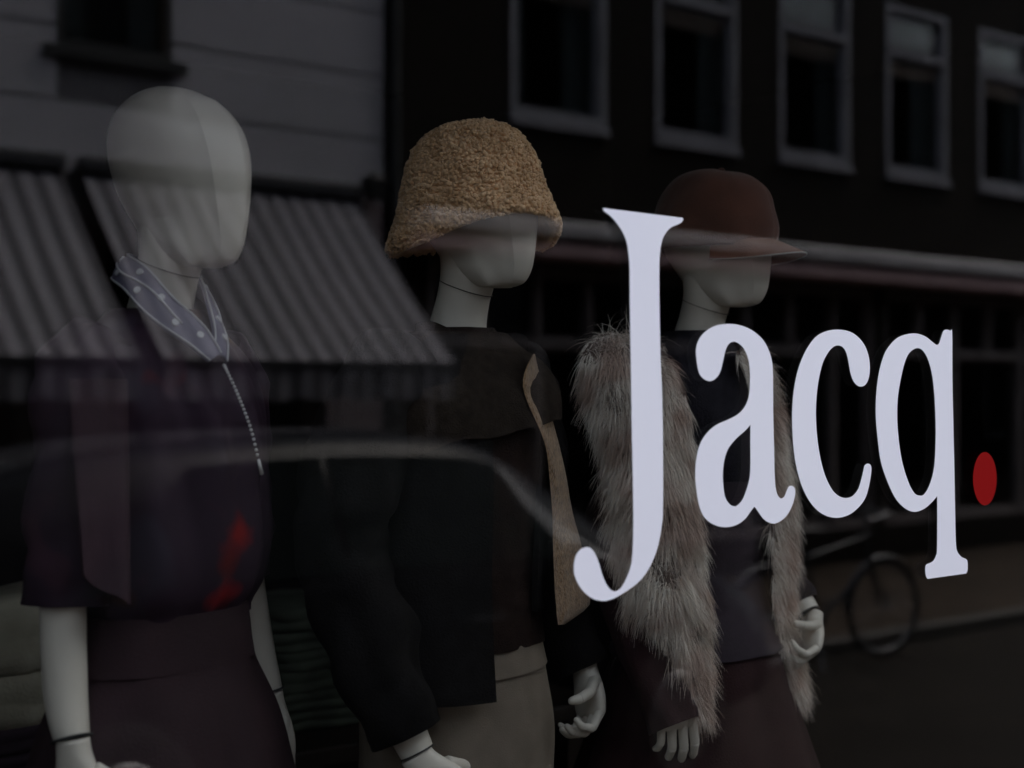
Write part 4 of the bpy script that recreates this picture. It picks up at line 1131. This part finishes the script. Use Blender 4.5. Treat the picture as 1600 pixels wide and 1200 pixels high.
# curls
shellP, shellN = [], []
mb = MB(); mb.loft(rings, caps=False); tmp = mb.build('tmp_surface', M['hat'])
Pp, Nn = sample_surface(tmp, 11000)
bpy.data.objects.remove(tmp)
iv2, if2 = ico(1.0, 1)
V = []; F = []
cnt = len(iv2); IF = np.array(if2)
rad = nr.uniform(.0021, .0046, len(Pp))
offs = nr.uniform(-.001, .0045, len(Pp))
sg = np.sign((Nn * (Pp - np.array([0, 0, .05]))).sum(1)); Nn = Nn * sg[:, None]
allv = Pp[:, None, :] + Nn[:, None, :] * offs[:, None, None] + (iv2[None] * nr.uniform(.6, 1.35, (len(Pp), 1, 3)) * rad[:, None, None]) * (1 + nr.normal(0, .14, (len(Pp), cnt, 1)))
F = (IF[None] + (np.arange(len(Pp)) * cnt)[:, None, None]).reshape(-1, 3)
def np_mesh(name, V, F, m, parent, smooth=True):
    me = bpy.data.meshes.new(name); k = F.shape[1]
    me.vertices.add(len(V)); me.vertices.foreach_set('co', V.astype(np.float32).ravel())
    me.loops.add(F.size); me.loops.foreach_set('vertex_index', F.ravel().astype(np.int32))
    me.polygons.add(len(F)); me.polygons.foreach_set('loop_start', np.arange(0, F.size, k, dtype=np.int32))
    if smooth: me.polygons.foreach_set('use_smooth', np.ones(len(F), bool))
    me.update(); me.materials.append(m)
    return link(bpy.data.objects.new(name, me), parent)
cu_ = np_mesh('wool_curls', allv.reshape(-1, 3), F, M['hat'], hat); cu_['kind'] = 'stuff'

# --- third mannequin: cap, long pile fur jacket
a1 = dict(pts=[(-.165, .005, 1.41), (-.21, .012, 1.29), (-.235, .02, 1.12), (-.238, -.03, .99), (-.236, -.080, .908)], size=1.0, fdir=(-.02, -.25, -.95), back=(-.55, -.8, .1), mir=1, curl=(.45, .5, .55, .6), thumb=1.0)
a2 = dict(pts=[(.165, .005, 1.41), (.205, .012, 1.29), (.235, .02, 1.14), (.238, -.04, 1.03), (.226, -.112, .945)], size=.88, fdir=(-.62, -.30, -.75), back=(1, -.3, .1), mir=-1, curl=(.95, .85, .8, .8), thumb=.7)
m3 = mannequin(1.925, 1.90, 'farthest mannequin in a rust brown cap and shaggy beige fur jacket', radians(6), (a1, a2), radians(12), .989)
shell('sweater', [(.94, .150, .108, 0), (1.06, .138, .10, .004), (1.24, .150, .11, .012), (1.34, .158, .105, .012), (1.39, .162, .088, .004), (1.43, .140, .072, 0), (1.46, .092, .062, -.002), (1.5, .058, .056, -.004)],
      1.20, 1.500, M['navy'], m3, .006, f_knit, nz=34, n=96, label='charcoal high neck sweater')
shell('tunic', [(.70, .185, .135, 0), (.90, .175, .122, 0), (.98, .160, .112, 0), (1.06, .140, .10, .002), (1.24, .150, .11, .012)], .90, 1.22, M['purple'], m3, .010, f_skirt, nz=24, n=96, label='dark purple patterned tunic')
shell('skirt', [(.4, .200, .145, 0), (.80, .168, .120, 0), (.90, .165, .117, 0), (.98, .150, .105, 0)], .40, .95, M['maroon'], m3, .006, f_skirt, nz=30, n=120, label='maroon skirt')
def f_fur(a, z, u):
    fl = max(0, 1.40 - z); return .012 * nz3(a * 1.6, z * 4, 41) + .10 * fl
FT = [(.78, .150, .112, 0), (1.06, .150, .108, .004), (1.24, .162, .115, .012), (1.34, .180, .112, .012), (1.40, .186, .092, .004), (1.44, .160, .078, 0), (1.47, .105, .068, -.002), (1.49, .078, .062, -.002)]
fr1 = drape('fur_front', [(522, 940, 985, 1.93, 1.90), (536, 920, 1020, 1.915, 1.86), (562, 908, 1048, 1.90, 1.81), (620, 918, 1074, 1.89, 1.78), (700, 938, 1079, 1.87, 1.765), (780, 948, 1083, 1.85, 1.76), (860, 958, 1095, 1.83, 1.755), (930, 978, 1100, 1.81, 1.75),
                          (1000, 1004, 1104, 1.80, 1.75), (1060, 1036, 1106, 1.79, 1.75), (1100, 1066, 1104, 1.78, 1.75), (1112, 1076, 1098, 1.78, 1.75)], M['fur_base'], m3, .035, label='near front panel of the fur vest, tapering to its hem')
fr2 = drape('fur_front', [(548, 1150, 1186, 1.80, 1.86), (600, 1168, 1206, 1.79, 1.85), (640, 1182, 1216, 1.785, 1.85), (720, 1200, 1229, 1.78, 1.84), (800, 1204, 1235, 1.78, 1.84), (880, 1206, 1238, 1.78, 1.84), (950, 1209, 1234, 1.78, 1.84),
                          (1020, 1222, 1246, 1.80, 1.86), (1070, 1228, 1254, 1.81, 1.86), (1090, 1236, 1250, 1.81, 1.86)], M['fur_base'], m3, .02, label='far front panel of the fur vest, hanging beside the hand')
def f_fur(a, z, u):
    return .012 * nz3(a * 1.6, z * 4, 41) + .03 * max(0, 1.40 - z)
FT = [(.78, .150, .112, 0), (1.06, .140, .100, .004), (1.24, .150, .108, .012), (1.34, .160, .104, .012), (1.40, .164, .086, .004), (1.44, .140, .072, 0), (1.47, .095, .064, -.002), (1.49, .070, .058, -.002)]
fr3 = shell('fur_back', FT, .90, 1.475, M['fur_base'], m3, .012, f_fur, nz=40, n=70, span=(1.75, 2 * pi - 1.75), inner=.010)
sleeve('sleeve', [(-.11, 0, 1.43), (-.165, .005, 1.37), (-.215, .012, 1.24), (-.250, .010, 1.12), (-.243, -.030, .97), (-.240, -.108, .808)], [(.045, .045), (.056, .056), (.052, .052), (.048, .048), (.050, .048), (.046, .044)], M['maroon'], m3, .005, 33, n=36)
sleeve('sleeve', [(.11, 0, 1.43), (.165, .005, 1.38), (.21, .012, 1.26), (.236, .02, 1.14), (.238, -.035, 1.035), (.229, -.098, .962)], [(.045, .045), (.054, .054), (.050, .05), (.044, .044), (.040, .040), (.034, .034)], M['navy'], m3, .004, 35, n=36)
for o, cnt, inw in ((fr1, 34000, 0), (fr2, 12000, 0), (fr3, 9000, 0)):
    P, N_ = sample_surface(o, cnt * 2)
    if o is fr3: keep = (N_[:, 0] * P[:, 0] + N_[:, 1] * P[:, 1]) > 0
    else:
        N_ = -N_ if (N_[:, 1] * 1.0)[P[:, 1] < np.median(P[:, 1])].mean() > 0 else N_
        keep = N_[:, 1] < .35
    P, N_ = P[keep][:cnt], N_[keep][:cnt]
    strands('fur_pile', (P, N_), M['fur'], o, (.022, .062), width=.00075)

# rust cap
capz = 1.662; tn = radians(7)
cap = thing('cap', None, None, (0, 0, 0))
bpy.data.objects.remove(cap)
R_ = []
for j in range(-4, 22):
    u = max(0, j / 21); ph = u * pi / 2
    rg = []
    for k in range(96):
        a = 2 * pi * k / 96
        seam = -.0016 * math.exp(-((((a * 6 / (2 * pi)) + .5) % 1 - .5) / .035) ** 2)
        r = (math.cos(ph) ** .62 if u < .999 else .002)
        wr_ = .004 * nz3(cos(a) * 2, sin(a) * 2, u * 4)
        rg.append(((.097 + seam + wr_) * r * sin(a), -(.124 + seam + wr_) * r * cos(a) * 1.0, .122 * sin(ph) + .003 * nz3(a, u, 2) + min(0, j) * .0115 * (.62 - .38 * cos(a))))
    R_.append(rg)
mb = MB(); mb.loft(R_, caps=False)
capo = mb.build('cap', M['cap'], m3, True); capo['label'] = 'rust brown cap with curved peak'
sol = capo.modifiers.new('thickness', 'SOLIDIFY'); sol.thickness = .003
hx, hy = sin(tn) * .012, -.02 - cos(tn) * .012
capo.location = (hx + .0, hy - .002, capz + .018); capo.rotation_euler = (radians(8), 0, tn)
vs = []; fs = []
NA, NB = 30, 10
for sd in range(2):
    for i in range(NA + 1):
        a = -1.24 + 2.48 * i / NA
        for j in range(NB + 1):
            v = j / NB
            lenv = .070 * (cos(a * 1.25) if abs(a * 1.25) < pi / 2 else 0) ** .8
            x = .092 * sin(a) * (1 + .04 * v); y = -.116 * cos(a) - lenv * v
            zz = .006 - .020 * v - 7.0 * (x * x) * (.35 + .9 * v) * .45 - sd * .003
            vs.append((x, y, zz))
K = (NA + 1) * (NB + 1)
for i in range(NA):
    for j in range(NB):
        a = i * (NB + 1) + j; fs.append((a, a + 1, a + NB + 2, a + NB + 1)); fs.append((K + a, K + a + NB + 1, K + a + NB + 2, K + a + 1))
for i in range(NA):
    a = i * (NB + 1) + NB; fs.append((a, K + a, K + a + NB + 1, a + NB + 1))
mesh('peak', vs, fs, M['cap_brim_lit'], capo, True, 60)
MB().tube([(vs[i * (NB + 1) + NB][0], vs[i * (NB + 1) + NB][1] - .0006, vs[i * (NB + 1) + NB][2] - .0015) for i in range(NA + 1)], .0016, 6).build('peak_piping', M['cap_pipe'], capo, True)
MB().tube([(0, 0, .119), (0, 0, .125), (0, 0, .128)], [.008, .007, .003], 12).build('button', M['cap'], capo, True)

# ------------------------------------------------------------------ display table with folded clothes behind
tb_ = thing('display_table', 'dark wooden table with folded clothes behind the mannequins', 'table', (1.25, 3.0, 0))
bevel(MB().box(-1.1, 1.1, -.38, .38, .96, 1.0).build('tabletop', M['darkwood'], tb_), .005)
for sx in (-1, 1):
    for sy in (-1, 1):
        MB().box(sx * 1.02 - .03, sx * 1.02 + .03, sy * .32 - .03, sy * .32 + .03, 0, .96).build('leg', M['darkwood'], tb_)
def folded(x, y, z, wd, dp, h, m, label, seed, group='folded garments stacked on the table'):
    """soft folded garment: rounded slab with wavy layered edge"""
    rings = []
    n = 48
    prof = [(0, .90), (.08, 1.0), (.3, 1.01), (.46, .965), (.5, .955), (.54, .97), (.75, 1.0), (.93, .985), (1.0, .90), (1.02, .5), (1.02, .02)]
    for q, s in prof:
        rg = []
        for k in range(n):
            a = 2 * pi * k / n
            cx = math.copysign(abs(cos(a)) ** .35, cos(a)); sy = math.copysign(abs(sin(a)) ** .35, sin(a))
            w_ = 1 + .05 * nz3(cos(a) * 1.5 + seed, sin(a) * 1.5, q * 2)
            rg.append((cx * wd / 2 * s * w_, sy * dp / 2 * s * w_, h * q + h * .25 * nz3(cx * 1.5 + seed, sy * 1.5, q) * (q > .0)))
        rings.append(rg)
    mb = MB(); mb.loft(rings); o = mb.build('folded_garment', m, None, True)
    o.location = (x, y, z); o.rotation_euler = (0, 0, rng.uniform(-.08, .08))
    tag(o, label, 'folded clothes', group)
ords = ('lowest', 'second from bottom', 'third from bottom', 'fourth from bottom', 'fifth from bottom', 'sixth from bottom', 'topmost')
for sx, mk, cname, hs, where, sy in ((.98, ('plumcloth', 'plumcloth', 'beigecloth', 'beigecloth'), ('dark plum', 'dark plum', 'beige', 'beige'), (.05, .05, .10, .14), 'stack behind the nearest mannequin', 2.9),
                      (1.66, ('olivecloth',) * 6, ('dark olive',) * 6, (.045, .04, .05, .04, .045, .05), 'stack between two mannequins', 2.9),):
    z = 1.0
    for i, h in enumerate(hs):
        pos = 'topmost' if i == len(hs) - 1 else ords[i]
        folded(sx + rng.uniform(-.012, .012), sy, z + .001, .34, .28, h, M[mk[i]], '%s folded garment %s in the %s' % (cname[i], pos, where), i * 3.1 + sx, 'folded garments stacked on the table')
        z += h * 1.03
